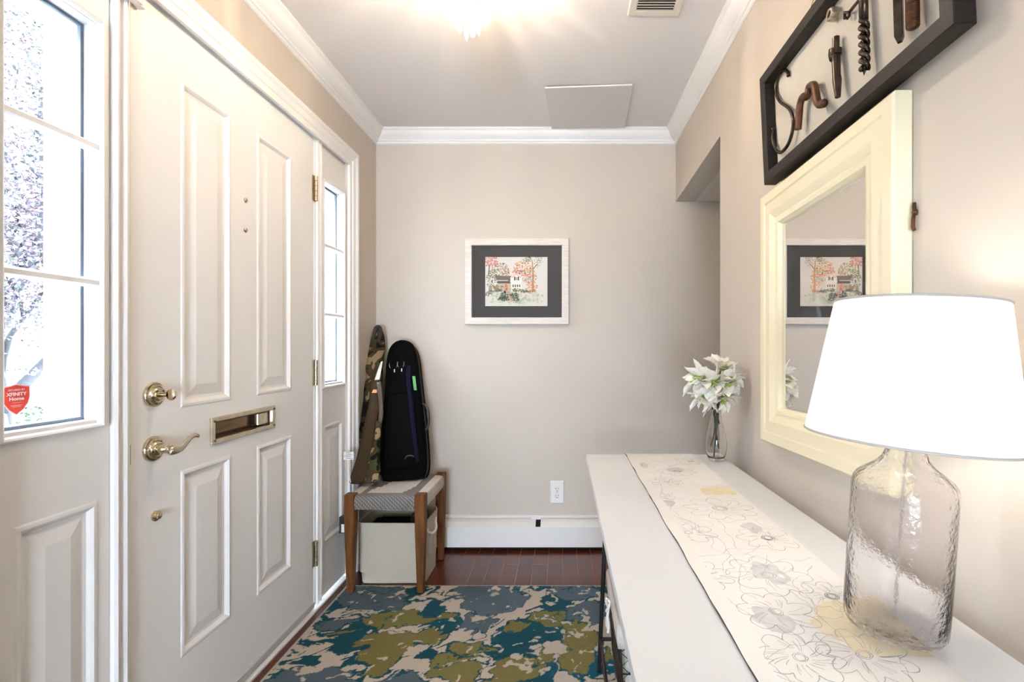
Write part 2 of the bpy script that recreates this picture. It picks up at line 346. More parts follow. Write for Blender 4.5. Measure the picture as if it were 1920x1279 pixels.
# crown moulding: (projection, drop) profile
cp = [(0,0),(.064,0),(.064,-.008),(.058,-.011),(.052,-.016),(.046,-.030),(.034,-.045),(.020,-.053),(.018,-.060),(.010,-.062),(.010,-.070),(.004,-.074),(0,-.074)]
bm = nb(); extrude(bm, cp, XL, XR, lambda t, p, q: (t, YB-p, ZC+q), m0=lambda p: p, m1=lambda p: -p); mk('trim_1', bm, M['trim'], smooth='auto', ang=25, **S)
bm = nb(); extrude(bm, cp, YF, YB, lambda t, p, q: (XL+p, t, ZC+q), m1=lambda p: -p); mk('trim_2', bm, M['trim'], smooth='auto', ang=25, **S)
bm = nb(); extrude(bm, cp, YF, YB, lambda t, p, q: (XR-p, t, ZC+q), m1=lambda p: -p); mk('trim_3', bm, M['trim'], smooth='auto', ang=25, **S)
# ------------------------------------------------------------------ front door with its sidelights
XD = -1.076; DY0, DY1 = 1.240, 2.151; DZ0, DZ1 = .036, 2.042
MUL = .057
FN = lambda u, v, w_=0: (XD+w_, u, v)
PP = [(0,0),(.004,.0022),(.011,.0030),(.016,-.001),(.021,-.0065),(.029,-.0075),(.033,-.007),(.060,-.001),(.062,-.0006)]   # raised panel profile
bm = nb()
pan = [(1.402,1.615,.967,1.893),(1.752,1.975,.967,1.893),(1.402,1.615,.262,.790),(1.752,1.975,.262,.790)]
slot = (1.535,1.838,.853,.907)
sheet(bm, DY0, DY1, DZ0, DZ1, pan+[slot], lambda u, v: FN(u, v))
for p in pan: framesweep(bm, *p, PP, FN, fill=0)
sheet(bm, DY0, DY1, DZ0, DZ1, [slot], lambda u, v: FN(u, v, -.044))
framesweep(bm, DY0, DY1, DZ0, DZ1, [(0,0),(0,-.044)], FN)
door = mk('door_1', bm, M['white'], **S)
bm = nb(); framesweep(bm, *slot, [(0,0),(0,-.040)], FN, 0, 0)     # dark inside of the mail slot
mk('mail_slot_lining', bm, mat('slot_wood', (.16,.085,.045), .45, var=(30,(.07,.035,.018),(1,1,6))), door)
bm = nb()
ms = (1.518,1.854,.838,.922)
framesweep(bm, *ms, [(0,0),(0,.006),(.003,.009),(.013,.009),(.016,.006),(.017,-.004)], FN)
slotf = mk('mail_slot_frame', bm, M['nickel'], door, bevel=.0006)
for u in (ms[0]+.011, ms[1]-.011):
    for v in (ms[2]+.012, ms[3]-.012):
        bm = nb(); lathe(bm, [(0,.0115),(.003,.0112),(.0045,.009)], (XD, u, v), 12, 'x'); mk('screw', bm, M['slot'], slotf, smooth=True)
bm = nb(); box(bm, (XD-.034, 1.545, .862), (XD-.030, 1.745, .897)); box(bm, (XD-.030, 1.56, .875), (XD-.027, 1.66, .882)); mk('slot_flap', bm, mat('slot_flap_metal', (.20,.12,.06), .4, .6), door, bevel=.001)
bm = nb(); box(bm, (XD-.036, 1.77, .858), (XD-.006, 1.83, .902)); mk('slot_hinge_cup', bm, M['nickel'], door, bevel=.004)
# rosette helper
ROS = [(.033,0),(.033,.004),(.031,.007),(.027,.008),(.026,.011),(.022,.013),(.020,.012),(.018,.016),(.013,.019),(.011,.019)]
c = (XD, 1.309, 1.014)
bm = nb(); lathe(bm, ROS+[(0,.019)], c, 40, 'x'); dead = mk('deadbolt', bm, M['brass'], door, smooth='auto')
bm = nb(); lathe(bm, [(.007,.015),(.006,.036),(.008,.04)], c, 20, 'x')
rr = []
for k in range(13):
    t = k/12; x_ = XD+.034+.027*t; a = .0155*math.sqrt(max(.02,1-(2*t-1)**2)); b_ = .0055*math.sqrt(max(.02,1-(2*t-1)**2))
    rr.append([(x_, c[1]+b_*math.cos(q), c[2]+a*math.sin(q)) for q in [2*math.pi*i/20 for i in range(20)]])
rings(bm, rr); mk('thumb_turn', bm, M['brass'], dead, smooth='auto')
bm = nb()
for dy in (-.010, .010): lathe(bm, [(.0032,.0195),(.0001,.0195)], (XD, c[1]+dy, c[2]+.009), 12, 'x')
mk('screw_hole', bm, M['slot'], dead)
c = (XD, 1.307, .872)
bm = nb(); lathe(bm, ROS+[(.010,.03),(.012,.032),(.010,.036),(.012,.039),(.010,.044),(.009,.05),(0,.05)], c, 40, 'x'); lev = mk('door_handle', bm, M['brass'], door, smooth='auto')
bm = nb()
P = spline([(XD+.052,1.297,.868),(XD+.055,1.312,.866),(XD+.056,1.332,.868),(XD+.054,1.352,.879),(XD+.051,1.372,.889),(XD+.049,1.392,.892),(XD+.047,1.408,.887)], 5)
tube(bm, P, lambda t: .0125-.0075*t**.7 if t > .08 else .009+.04*t, 14, flat=.62, nrm=(1,0,0)); mk('lever', bm, M['nickel'], lev, smooth=True)
c = (XD, 1.316, .693)
bm = nb(); lathe(bm, [(.014,0),(.014,.004),(.011,.007),(.008,.008),(.008,.012),(.005,.014),(0,.014)], c, 24, 'x'); mk('lock_cylinder', bm, M['brass'], door, smooth='auto')
for z in (1.636, 1.535):
    bm = nb(); lathe(bm, [(.0075,0),(.0075,.003),(.005,.006),(0,.006)], (XD, 1.688, z), 16, 'x'); mk('bolt', bm, M['satinbrass'], door, smooth='auto')
for z0 in (1.769, .972, .190):
    bm = nb(); hz = .11; yk = DY1+.004
    for k in range(5):
        lathe(bm, [(0,hz*k/5+.001),(.0068,hz*k/5+.001),(.0068,hz*(k+1)/5-.001),(0,hz*(k+1)/5-.001)], (XD+.009, yk, z0), 14, 'z')
    box(bm, (XD+.0005, yk-.018, z0), (XD+.003, yk+.022, z0+hz)); mk('hinge', bm, M['satinbrass'], door, smooth='auto')
bm = nb(); box(bm, (XD-.03, DY0-.0035, .845), (XD+.001, DY0-.0005, .895)); mk('strike_plate', bm, M['slot'], door)
bm = nb(); box(bm, (XD-.035, DY0, .008), (XD-.001, DY1, .033)); box(bm, (XD-.001, DY0, .014), (XD+.004, DY1, .036)); mk('door_sweep', bm, mat('door_sweep', (.45,.43,.42), .5), door)
# sidelights
def sidelight(name, y0, y1, g0, g1, p0, p1):
    bm = nb(); win = (g0, g1, .972, 1.884); pn = (p0, p1, .25, .785)
    sheet(bm, y0, y1, .02, 2.05, [win, pn], lambda u, v: FN(u, v))
    framesweep(bm, *pn, PP, FN, fill=0)
    # stuck-on moulding round the glass, then the reveal
    framesweep(bm, g0-.013, g1+.013, .972-.020, 1.884+.014, [(0,0),(.0013,.008),(.005,.011),(.009,.009),(.012,.005),(.0128,-.002)] , FN)
    framesweep(bm, g0, g1, .972, 1.884, [(0,0),(.0,-.030)], FN)
    framesweep(bm, y0, y1, .02, 2.05, [(0,0),(0,-.06)], FN)
    sheet(bm, y0, y1, .02, 2.05, [win], lambda u, v: FN(u, v, -.06))
    framesweep(bm, g0, g1, .972, 1.884, [(0,-.038),(0,-.06)], FN)
    o = mk(name, bm, M['white'], **S)
    bm = nb()
    for z in (1.287, 1.600):
        extrude(bm, [(.0,-.011),(.004,-.010),(.012,-.005),(.012,.005),(.004,.010),(.0,.011),(-.018,.007),(-.018,-.007)], g0-.001, g1+.001, lambda t, p, q: (XD-.006+p, t, z+q))
    mk('muntin', bm, M['white'], o, smooth='auto')
    bm = nb(); framesweep(bm, g0, g1, .972, 1.884, [(.0,-.0305),(.007,-.0305),(.007,-.038),(0,-.038)], FN); mk('gasket', bm, M['gasket'], o)
    bm = nb(); box(bm, (XD-.037, g0+.0005, .9725), (XD-.033, g1-.0005, 1.8835)); mk('glass', bm, M['glass'], o)
    return o
w1 = sidelight('window_1', .925, DY0-MUL, .956, 1.150, .975, 1.152)
w2 = sidelight('window_2', DY1+MUL, 2.463, 2.240, 2.436, 2.240, 2.432)
# mullion posts (fluted) between door and sidelights, head, threshold
bm = nb()
for a, s in ((DY0-.003, -1), (DY1+.003, 1)):
    pr = [(0,-.08),(0,.002),(.012,.002),(.013,.010),(.020,.013),(.027,.010),(.030,.004),(.036,.004),(.040,.012),(.046,.014),(.053,.010),(.054,-.08)]
    extrude(bm, pr, .02, 2.05, lambda t, p, q, a=a, s=s: (XD+q, a+s*p, t))
mk('trim_4', bm, M['white'], smooth='auto', ang=25, **S)
bm = nb(); box(bm, (XD-.10, .925, 2.0455), (XD+.002, 2.463, 2.0549)); box(bm, (XL-.14, .926, 0), (XD+.018, 2.462, .0079)); mk('trim_5', bm, M['white'], **S)
# casing round the unit: profile (inset outwards, height)
cs = [(0,0),(0,.012),(.006,.014),(.010,.010),(.026,.011),(.030,.016),(.036,.018),(.052,.020),(.060,.026),(.072,.028),(.078,.024),(.080,0)]
bm = nb()
extrude(bm, cs, 0, 2.040, lambda t, p, q: (XL+q, 2.463+p, t), m1=lambda p: p)
extrude(bm, cs, 0, 2.040, lambda t, p, q: (XL+q, .925-p, t), m1=lambda p: p)
extrude(bm, cs, .925, 2.463, lambda t, p, q: (XL+q, t, 2.040+p), m0=lambda p: -p, m1=lambda p: p)
mk('trim_6', bm, M['trim'], smooth='auto', ang=25, **S)
# exterior reveal of the thick wall (white boards) that the glass shows
bm = nb()
for y in (1.152, .952-.02, 2.438, 2.238-.02): box(bm, (XD-.062, y, .90), (XD-.125, y+.02, 1.95))
for y0, y1 in ((.932,1.172),(2.218,2.458)):
    box(bm, (XD-.062, y0, 1.89), (XD-.125, y1, 1.92)); box(bm, (XD-.062, y0, .93), (XD-.16, y1, .965))
mk('trim_7', bm, M['white'], **S)
# door contact sensor at the top of the door
t = thing('door_sensor', 'white plastic alarm contact box at the top corner of the front door, latch side', 'sensor', (XD+.01, 1.25, 1.99))
bm = nb(); box(bm, (XD+.002, 1.243, 1.992), (XD+.020, 1.262, 2.035)); mk('magnet', bm, M['plastic'], t, bevel=.003)
bm = nb(); box(bm, (XD+.0145, 1.190, 1.985), (XD+.038, 1.236, 2.038)); mk('housing', bm, M['plastic'], t, bevel=.004)
# sticker
t = thing('window_sticker', 'red shield-shaped alarm sticker with white lettering on the lowest pane by the camera', 'sticker', (XD-.032, 1.0106, 1.0025))
cy, cz = 1.0106, 1.0344; r_ = .0242; hh = .0277
def shield(k):
    pts = [(0,hh*1.0),(r_*.5,hh*.90),(r_,hh*.82),(r_*1.0,0.05*hh),(r_*.86,-.38*hh),(r_*.52,-.80*hh),(0,-1.15*hh)]
    pts = pts + [(-a, b) for a, b in pts[1:-1][::-1]]
    return [(a*k, b*k) for a, b in pts]
def flat(bm, pts, x, mi=0, th=.0004):
    rings(bm, [[(x, cy+a, cz+b) for a, b in pts], [(x+th, cy+a, cz+b) for a, b in pts]], True, True, mi)
bm = nb(); flat(bm, shield(1.07), XD-.0328, 0); mk('sticker_edge', bm, mat('sticker_edge', (.85,.70,.66), .5), t)
bm = nb(); flat(bm, shield(1.0), XD-.0324, 0); mk('sticker_face', bm, mat('sticker_red', (.56,.035,.02), .45), t)
bm = nb()
for s, sz, z, wd, bo in (('SECURED BY',.0062,.0215,.038,.00008),('XFINITY',.0115,.0108,.047,.0004),('Home',.0110,-.0005,.034,.0004),('PROFESSIONALLY',.0032,-.0165,.026,0),('MONITORED',.0032,-.0200,.020,0)):
    text_into(bm, s, sz*.82, lambda a, b, z=z*.82: (XD-.0318, cy+a, cz+z+b), 0, bo, wd*.82)
box(bm, (XD-.0319, cy-.008, cz-.0078), (XD-.0317, cy+.008, cz-.0082)); mk('lettering', bm, mat('sticker_white', (.9,.88,.86), .5), t)
# ------------------------------------------------------------------ baseboard heater on the back wall
t = thing('baseboard_heater', 'long white enamelled baseboard heater along the back wall under the outlet', 'heater', (-.2, YB, 0))
bm = nb(); extrude(bm, [(.001,.165),(.001,.182),(.012,.182),(.016,.178),(.016,.171),(.010,.168),(.010,.165)], XL+.002, 1.9, lambda q, p, r: (q, YB-p, r)); mk('top_rail', bm, M['heater'], t)
bm = nb()
for a, b in ((XL+.002, -.152), (-.124, 1.9)):
    extrude(bm, [(.004,.160),(.006,.163),(.034,.152),(.058,.138),(.062,.134),(.062,.130),(.056,.130),(.034,.146)], a, b, lambda q, p, r: (q, YB-p, r))
mk('damper', bm, M['heater'], t)
bm = nb(); extrude(bm, [(.060,.026),(.060,.134),(.066,.134),(.066,.022),(.055,.022),(.055,.026)], XL+.002, 1.9, lambda q, p, r: (q, YB-p, r)); mk('front_panel', bm, M['heater'], t)
bm = nb(); box(bm, (-.178, YB-.0175, .160), (-.125, YB-.0105, .184)); mk('joint_cover', bm, M['heater'], t)
bm = nb(); box(bm, (XL+.002, YB-.050, .045), (1.9, YB-.012, .125)); box(bm, (XL+.002, YB-.012, .0), (1.9, YB-.001, .16)); mk('heating_element', bm, M['dark'], t)
bm = nb(); box(bm, (XL+.004, YB-.03, .0), (1.9, YB-.012, .045)); mk('toe_space', bm, M['dark'], t)
# outlet
t = thing('wall_outlet', 'white duplex power outlet on the back wall above the heater', 'outlet', (-.031, YB, .246))
bm = nb(); framesweep(bm, -.070, .008, .247, .376, [(0,0),(0,.003),(.004,.0065),(.010,.0068)], lambda u, v, h: (u, YB-h, v), fill=0); mk('cover_plate', bm, M['plastic'], t)
for z in (.3305, .2915):
    bm = nb(); rings(bm, [[(-.031+.0165*k*math.cos(q), YB-h, z+max(-.0145,min(.0145,.0175*math.sin(q)))*k) for q in [2*math.pi*i/28 for i in range(28)]] for k, h in ((1,.0066),(1,.0082),(.94,.0088))])
    rc = mk('receptacle', bm, M['plastic'], t, smooth='auto')
    bm = nb()
    for a, l in ((-.0075,.0045),(.0065,.0038)): box(bm, (-.031+a-.0013, YB-.0093, z+.003-l), (-.031+a+.0013, YB-.0087, z+.003+l))
    lathe(bm, [(.0026,-.0093),(.0026,-.0087),(0,-.0087)], (-.031, YB, z-.009), 10, 'y'); lathe(bm, [(0,-.0093),(.0026,-.0093)], (-.031, YB, z-.009), 10, 'y'); mk('slots', bm, M['slot'], rc)
bm = nb(); lathe(bm, [(0,-.0085),(.0028,-.0083),(.003,-.0068)], (-.031, YB, .311), 12, 'y'); mk('screw', bm, M['nutm'], t)
# ------------------------------------------------------------------ framed watercolour
PX0, PX1, PZ0, PZ1 = -.553, .034, 1.266, 1.751
t = thing('framed_picture', 'framed autumn cottage watercolour with charcoal mount, hanging on the back wall', 'picture', ((PX0+PX1)/2, YB, PZ0))
FB = lambda u, v, h=0: (u, YB-.002-h, v)
bm = nb(); framesweep(bm, PX0, PX1, PZ0, PZ1, [(0,0),(0,.026),(.002,.028),(.036,.028),(.039,.025),(.039,.010)], FB); mk('frame', bm, M['pframe'], t)
A = (-.441, -.085, 1.368, 1.650)
bm = nb(); sheet(bm, PX0+.037, PX1-.037, PZ0+.037, PZ1-.037, [(A[0],A[1],A[2],A[3])], lambda u, v: FB(u, v, .014)); framesweep(bm, *A, [(0,.014),(.0015,.0125)], FB); mk('mount', bm, M['mat_card'], t)
PAL = {}
def pal(c, al=None):
    k = tuple(round(x, 3) for x in c)
    if k not in PAL:
        PAL[k] = len(PAL); PALM.append(mat('pigment', k, .85))
    return PAL[k]
PALM = []
bm = nb(); layer = [0]
def art(u, v, k=0):   # u,v in 0..1 over the paper
    return FB(A[0]+(A[1]-A[0])*u, A[2]+(A[3]-A[2])*v, .0105+k*.00001)
def poly(pts, c):
    layer[0] += 1
    bm.faces.new([bm.verts.new(art(a, b, 1+layer[0]*.25)) for a, b in pts]).material_index = pal(c)
bm.faces.new([bm.verts.new(art(a, b)) for a, b in ((0,0),(1,0),(1,1),(0,1))]).material_index = pal((.78,.75,.71))
def lin(c): return tuple((x/255)**2.2 for x in c)
def dabs(cx, cy, rx, ry, n, cols, s=.014, shape='e'):
    layer[0] += 1
    base = layer[0]
    for i in range(n):
        a = random.random()*2*math.pi; r = math.sqrt(random.random())
        u = cx+rx*r*math.cos(a); v = cy+ry*r*math.sin(a)
        if not (.004 < u < .99 and .008 < v < .992): continue
        sz = s*random.uniform(.4, 1.1); th = random.random()*3; k = 1+base*.25+(i % 10)*.02
        pts = [(u+sz*math.cos(th+q)*random.uniform(.5,1.1), v+sz*1.25*math.sin(th+q)*random.uniform(.5,1.1)) for q in (0,1.2,2.4,3.7,5)]
        pts = [(max(.002,min(.998,p)), max(.002,min(.998,q))) for p, q in pts]
        bm.faces.new([bm.verts.new(art(*p, k)) for p in pts]).material_index = pal(random.choice(cols))
OR = [lin(c) for c in ((190,145,98),(170,138,100),(215,180,135),(135,112,82),(215,190,155))]
GN = [lin(c) for c in ((120,130,95),(95,105,80),(150,160,125),(180,185,155),(80,90,72))]
RD = [lin(c) for c in ((200,120,108),(215,150,135),(175,105,95),(228,185,170))]
PE = [lin(c) for c in ((240,205,170),(235,185,140),(245,215,190),(220,170,120))]
DG = [lin(c) for c in ((75,85,70),(60,70,62),(105,120,100),(140,150,145))]
for vy in (.30,.22,.15,.10): dabs(.5, vy, .42, .035, 60, [lin((205,210,190)), lin((190,198,175)), lin((220,220,205))], .04)
dabs(.25,.70,.15,.18,330,OR+GN[:2]+GN[:1],.013); dabs(.08,.92,.13,.12,220,RD,.014); dabs(.12,.55,.10,.20,170,GN,.013)
dabs(.60,.78,.14,.14,230,OR+PE+RD[:1],.013); dabs(.70,.62,.13,.16,260,OR+PE+GN[2:],.013); dabs(.74,.40,.10,.14,190,PE+RD[:2]+OR[:2],.013)
dabs(.68,.95,.08,.06,80,GN,.012); dabs(.85,.90,.07,.12,90,GN[2:]+OR[3:4],.009); dabs(.70,.62,.10,.035,70,RD,.014); dabs(.52,.70,.09,.04,70,RD,.014); dabs(.69,.54,.06,.03,40,[lin((150,170,165)),lin((180,195,190))],.014)
poly([(.745,.30),(.785,.30),(.775,.70),(.76,.93),(.745,.90),(.755,.6)], lin((190,140,105))); poly([(.77,.74),(.83,.84),(.825,.85),(.765,.77)], lin((140,110,90)))
poly([(.045,.62),(.06,.62),(.08,.82),(.065,.85)], lin((120,110,95))); poly([(.05,.28),(.12,.22),(.11,.40),(.07,.45)], lin((165,155,140)))
poly([(.16,.62),(.42,.615),(.40,.50),(.20,.50)], lin((120,110,102))); poly([(.19,.53),(.365,.53),(.365,.515),(.19,.515)], lin((225,220,210)))
poly([(.20,.50),(.40,.50),(.41,.465),(.20,.465)], lin((100,90,85))); poly([(.20,.465),(.42,.465),(.42,.32),(.20,.32)], lin((200,188,168)))
poly([(.12,.38),(.21,.44),(.21,.31),(.17,.31)], lin((165,135,110)))
poly([(.405,.585),(.50,.665),(.585,.58),(.585,.30),(.42,.30)], lin((243,238,230))); poly([(.42,.585),(.50,.66),(.575,.585),(.57,.575),(.50,.645),(.43,.575)], lin((222,150,140)))
for a in (.465, .525): poly([(a,.525),(a+.018,.525),(a+.018,.60),(a,.60)], lin((70,62,60)))
poly([(.485,.53),(.523,.53),(.523,.59),(.485,.59)], lin((185,180,175)))
for a in (.44, .475, .51, .545): poly([(a,.39),(a+.018,.39),(a+.018,.44),(a,.44)], lin((85,78,72)))
poly([(.315,.33),(.36,.33),(.355,.44),(.34,.46),(.32,.44)], lin((222,120,115))); dabs(.34,.36,.03,.06,20,RD,.010)
poly([(.33,.32),(.38,.32),(.50,.10),(.41,.10)], lin((205,175,155)))
for k in range(6): poly([(.35+.014*k,.29-.034*k),(.395+.017*k,.29-.034*k),(.397+.017*k,.28-.034*k),(.352+.014*k,.28-.034*k)], lin((165,135,120)))
dabs(.30,.20,.075,.075,150,DG,.014); dabs(.30,.15,.09,.045,60,DG,.014); dabs(.47,.22,.065,.06,110,DG,.013); dabs(.50,.15,.05,.05,60,DG,.013); dabs(.50,.33,.07,.035,70,GN+DG[3:],.013)
dabs(.62,.31,.07,.03,60,GN,.012); dabs(.24,.33,.04,.03,40,DG,.011); dabs(.04,.25,.04,.05,50,DG,.010); dabs(.25,.40,.05,.02,20,GN[2:],.010); dabs(.15,.31,.10,.012,30,DG,.012); dabs(.70,.30,.10,.010,24,DG,.012)
mk('watercolour_painting', bm, PALM, t, label='watercolour of a white cottage among autumn trees')
bm = nb(); bm.faces.new([bm.verts.new(FB(a, b, .017)) for a, b in ((PX0+.038,PZ0+.038),(PX1-.038,PZ0+.038),(PX1-.038,PZ1-.038),(PX0+.038,PZ1-.038))]); mk('glass', bm, M['picglass'], t)
# ------------------------------------------------------------------ ceiling fittings
t = thing('access_panel', 'loose white access board hanging under the ceiling by the crown moulding', 'panel', (.13, 2.55, ZC-.02))
bm = nb(); hexa(bm, [(-.083,2.328,ZC-.0190),(.326,2.318,ZC-.0100),(.346,2.762,ZC-.0110),(-.061,2.772,ZC-.0150)], [(-.083,2.330,ZC-.0105),(.326,2.320,ZC-.0015),(.346,2.762,ZC-.0025),(-.061,2.772,ZC-.0065)])
mk('board', bm, M['board'], t, bevel=.001)
bm = nb(); hexa(bm, [(-.07,2.345,ZC-.0035),(.31,2.34,ZC-.0006),(.33,2.75,ZC-.0006),(-.045,2.76,ZC-.0035)], [(-.07,2.345,ZC-.0002),(.31,2.34,ZC-.0002),(.33,2.75,ZC-.0002),(-.045,2.76,ZC-.0002)])
mk('hatch_gap', bm, M['dark'], t)
t = thing('ceiling_vent', 'beige metal air vent with narrow slats in the ceiling near the right wall', 'vent', (.33, 1.70, ZC-.01))
V = (.238, .430, 1.52, 1.838)
bm = nb(); framesweep(bm, *V, [(0,0),(0,.004),(.004,.008),(.026,.008),(.030,.004)], lambda u, v, h: (u, v, ZC-h)); mk('frame', bm, M['ventm'], t)
bm = nb(); box(bm, (V[0]+.028, V[2]+.028, ZC-.0015), (V[1]-.028, V[3]-.028, ZC-.0005)); mk('duct', bm, M['dark'], t)
y = V[2]+.036
while y < V[3]-.032:
    bm = nb(); hexa(bm, [(V[0]+.028,y,ZC-.0095),(V[1]-.028,y,ZC-.0095),(V[1]-.028,y+.004,ZC-.0095),(V[0]+.028,y+.004,ZC-.0095)], [(V[0]+.028,y+.008,ZC-.002),(V[1]-.028,y+.008,ZC-.002),(V[1]-.028,y+.0115,ZC-.002),(V[0]+.028,y+.0115,ZC-.002)]); mk('slat', bm, M['ventm'], t)
    y += .0135
# crystal chandelier
CX, CY = -.285, 1.50
t = thing('crystal_chandelier', 'small tiered crystal ceiling light glowing bright white over the entry', 'ceiling light', (CX, CY, ZC))
bm = nb(); lathe(bm, [(0,0),(.055,0),(.055,-.012),(.045,-.02),(.02,-.028),(.012,-.03),(.012,-.19),(0,-.19)], (CX,CY,ZC), 32); mk('canopy', bm, M['nickel'], t, smooth='auto')
for r, z in ((.135,-.060),(.10,-.105),(.065,-.150),(.035,-.19)):
    bm = nb(); tube(bm, [(CX+r*math.cos(2*math.pi*i/32), CY+r*math.sin(2*math.pi*i/32), ZC+z) for i in range(33)], .0025, 6, cap=False)
    for a in (0, math.pi/2, math.pi, 3*math.pi/2): tube(bm, [(CX+.01*math.cos(a), CY+.01*math.sin(a), ZC+z+.012), (CX+r*math.cos(a), CY+r*math.sin(a), ZC+z)], .002, 5)
    mk('ring', bm, M['nickel'], t, smooth=True)
def prism(bm, x, y, z, L, r, a):
    pr = [(.25,0),(1,-.12*L),(.95,-.86*L),(.1,-L)]
    rings(bm, [[(x+r*k*math.cos(a+q*math.pi/3)*(1 if q % 3 else .9), y+r*k*math.sin(a+q*math.pi/3), z+h) for q in range(6)] for k, h in pr])
for r, z, n, L in ((.135,-.062,30,.075),(.10,-.107,24,.078),(.065,-.152,17,.082),(.035,-.192,10,.085),(.010,-.192,3,.105)):
    for i in range(n):
        a = 2*math.pi*(i+random.uniform(-.12,.12))/n; bm = nb(); prism(bm, CX+r*math.cos(a), CY+r*math.sin(a), ZC+z, L*random.uniform(.94,1.06), .0062, a); mk('crystal', bm, M['crystal'], t)
for k in range(4):
    a = k*math.pi/2+.6; p = (CX+.05*math.cos(a), CY+.05*math.sin(a), ZC-.075)
    bm = nb(); bmesh.ops.create_uvsphere(bm, u_segments=14, v_segments=10, radius=.014); bm.transform(Matrix.Translation(p)); mk('bulb', bm, M['bulb'], t, smooth=True)
    light('chandelier_light', 'POINT', (p[0], p[1], p[2]-.03), 8.0, (1,.81,.60), .012)
light('chandelier_light', 'POINT', (CX, CY, ZC-.24), 4.0, (1,.87,.70), .03)
# ------------------------------------------------------------------ rug
RX0, RX1, RY0, RY1 = -1.026, .47, .55, 2.362
def build_rug():
    st = .0036; nx = int((RX1-RX0)/st)+1; ny = int((RY1-1.55)/st)+1
    xs = np.linspace(RX0, RX1, nx); ys = np.linspace(1.55, RY1, ny)
    # coarser rows in the part of the rug that lies behind the picture's lower edge
    ys = np.concatenate([np.arange(RY0, 1.549, .012), ys]); ny = len(ys)
    X, Y = np.meshgrid(xs, ys)
    rng = np.random.RandomState(5)
    def vn(X, Y, sc, seed):
        r = np.random.RandomState(seed); g = r.rand(256, 256)
        u = X*sc+40; v = Y*sc+40; iu = np.floor(u).astype(int); iv = np.floor(v).astype(int); fu = u-iu; fv = v-iv
        fu = fu*fu*(3-2*fu); fv = fv*fv*(3-2*fv)
        G = lambda a, b: g[a % 256, b % 256]
        return (G(iu,iv)*(1-fu)*(1-fv)+G(iu+1,iv)*fu*(1-fv)+G(iu,iv+1)*(1-fu)*fv+G(iu+1,iv+1)*fu*fv)-.5
    def fb(X, Y, sc, seed, o=3): return sum(vn(X, Y, sc*2**k, seed+k)/2**k for k in range(o))
    ca_, sa_ = math.cos(.75), math.sin(.75); A_ = X*ca_+Y*sa_; B_ = -X*sa_+Y*ca_
    f1 = fb(A_*.55, B_*1.5, 11, 1); f2_ = fb(A_*.5, B_*1.6, 11, 11)
    wx = X+.075*f1*ca_-.030*f2_*sa_+.022*fb(X,Y,38,4); wy = Y+.075*f1*sa_+.030*f2_*ca_+.022*fb(X,Y,38,14)
    def P(zx, zy):   # pattern sketch coordinates -> point on the floor
        px = 480+zx/2.743; py = 1080+zy/2.743; Yf = (H-.01)*F/(py-VY); return (px-VX)*Yf/F, Yf
    def field(L):
        best = np.full(X.shape, 9.0)
        for zx, zy, rx, ry in L:
            cx_, cy_ = P(zx, zy); x2, _ = P(zx+rx, zy); _, y2 = P(zx, zy+ry); _, y1 = P(zx, zy-ry)
            ax = abs(x2-cx_); ay = abs(y1-y2)/2
            d = np.sqrt(((wx-cx_)/ax)**2+((wy-cy_)/ay)**2)-1
            best = np.minimum(best, d*min(ax, ay)*1.3)
        return best
    slate = [(600,105,200,62),(420,235,80,32),(1090,90,90,60),(1210,120,190,66),(1140,250,90,60),(1640,75,130,40),(1690,190,100,58),(230,510,140,40),(400,500,80,50),(760,530,70,35),(700,130,80,50)]
    olive = [(700,225,170,48),(760,220,150,34),(680,340,125,80),(650,450,80,65),(860,325,85,35),(1010,470,135,75),(1310,485,115,70),(1110,370,120,26),(1510,215,105,48),(1350,260,45,32),(1650,310,100,80),(1650,430,110,60),(1460,430,45,32),(970,205,60,18),(1830,400,22,50),(440,290,60,10)]
    teal = [(860,95,120,36),(910,170,60,50),(500,320,120,80),(1400,320,150,110),(980,250,70,60),(1550,130,80,60),(540,440,60,70),(1760,480,110,60),(1600,370,80,30),(300,340,110,18),(230,430,160,26),(400,165,50,36),(1270,400,120,32),(760,90,60,30),(1490,60,60,30),(1480,500,90,40),(620,420,40,60),(880,400,60,40),(1750,60,60,20),(500,270,70,14)]
    cream = [(780,272,140,22),(940,105,90,16),(1000,150,50,36),(1060,310,90,38),(1190,300,60,22),(1100,440,95,24),(1190,500,40,60),(390,415,80,38),(300,470,70,30),(500,480,36,46),(1520,385,80,44),(1420,380,40,30),(480,212,100,12),(1330,425,60,28),(1740,375,28,40),(1480,90,22,50),(1600,240,36,18),(1200,70,60,12),(1240,90,30,10),(1700,220,50,14),(1280,290,16,40),(1180,205,50,16),(1310,205,70,12),(510,92,30,12),(640,115,30,8),(720,95,40,10),(560,190,110,9),(1500,225,60,14),(1570,300,30,30),(860,455,30,40),(820,500,40,20),(1760,110,26,40),(260,290,110,18),(220,370,110,20),(330,330,100,8),(1620,135,30,10),(1290,160,20,8),(790,60,0.1,0.1),(830,110,70,12),(1800,520,60,26),(1450,490,40,24),(60,560,80,20),(90,480,80,18)]
    S_, O_, T_, C_ = field(slate), field(olive), field(teal), field(cream)
    # outside of the sketched strip the same kind of pattern carries on
    far = np.clip((1.70-Y)/.06, 0, 1)+np.clip((X-.18)/.05, 0, 1); far = np.clip(far, 0, 1)
    n1 = fb(wx,wy,4.2,30,2); n2 = fb(wx,wy,4.2,50,2); n3 = fb(wx,wy,7,70,2)
    S_ = S_*(1-far)+far*(.02-n1*.3); O_ = O_*(1-far)+far*(.04-n2*.3); T_ = T_*(1-far)+far*(.01-n3*.2); C_ = C_*(1-far)+far*.05
    col = np.empty(X.shape+(4,)); col[..., 3] = 1
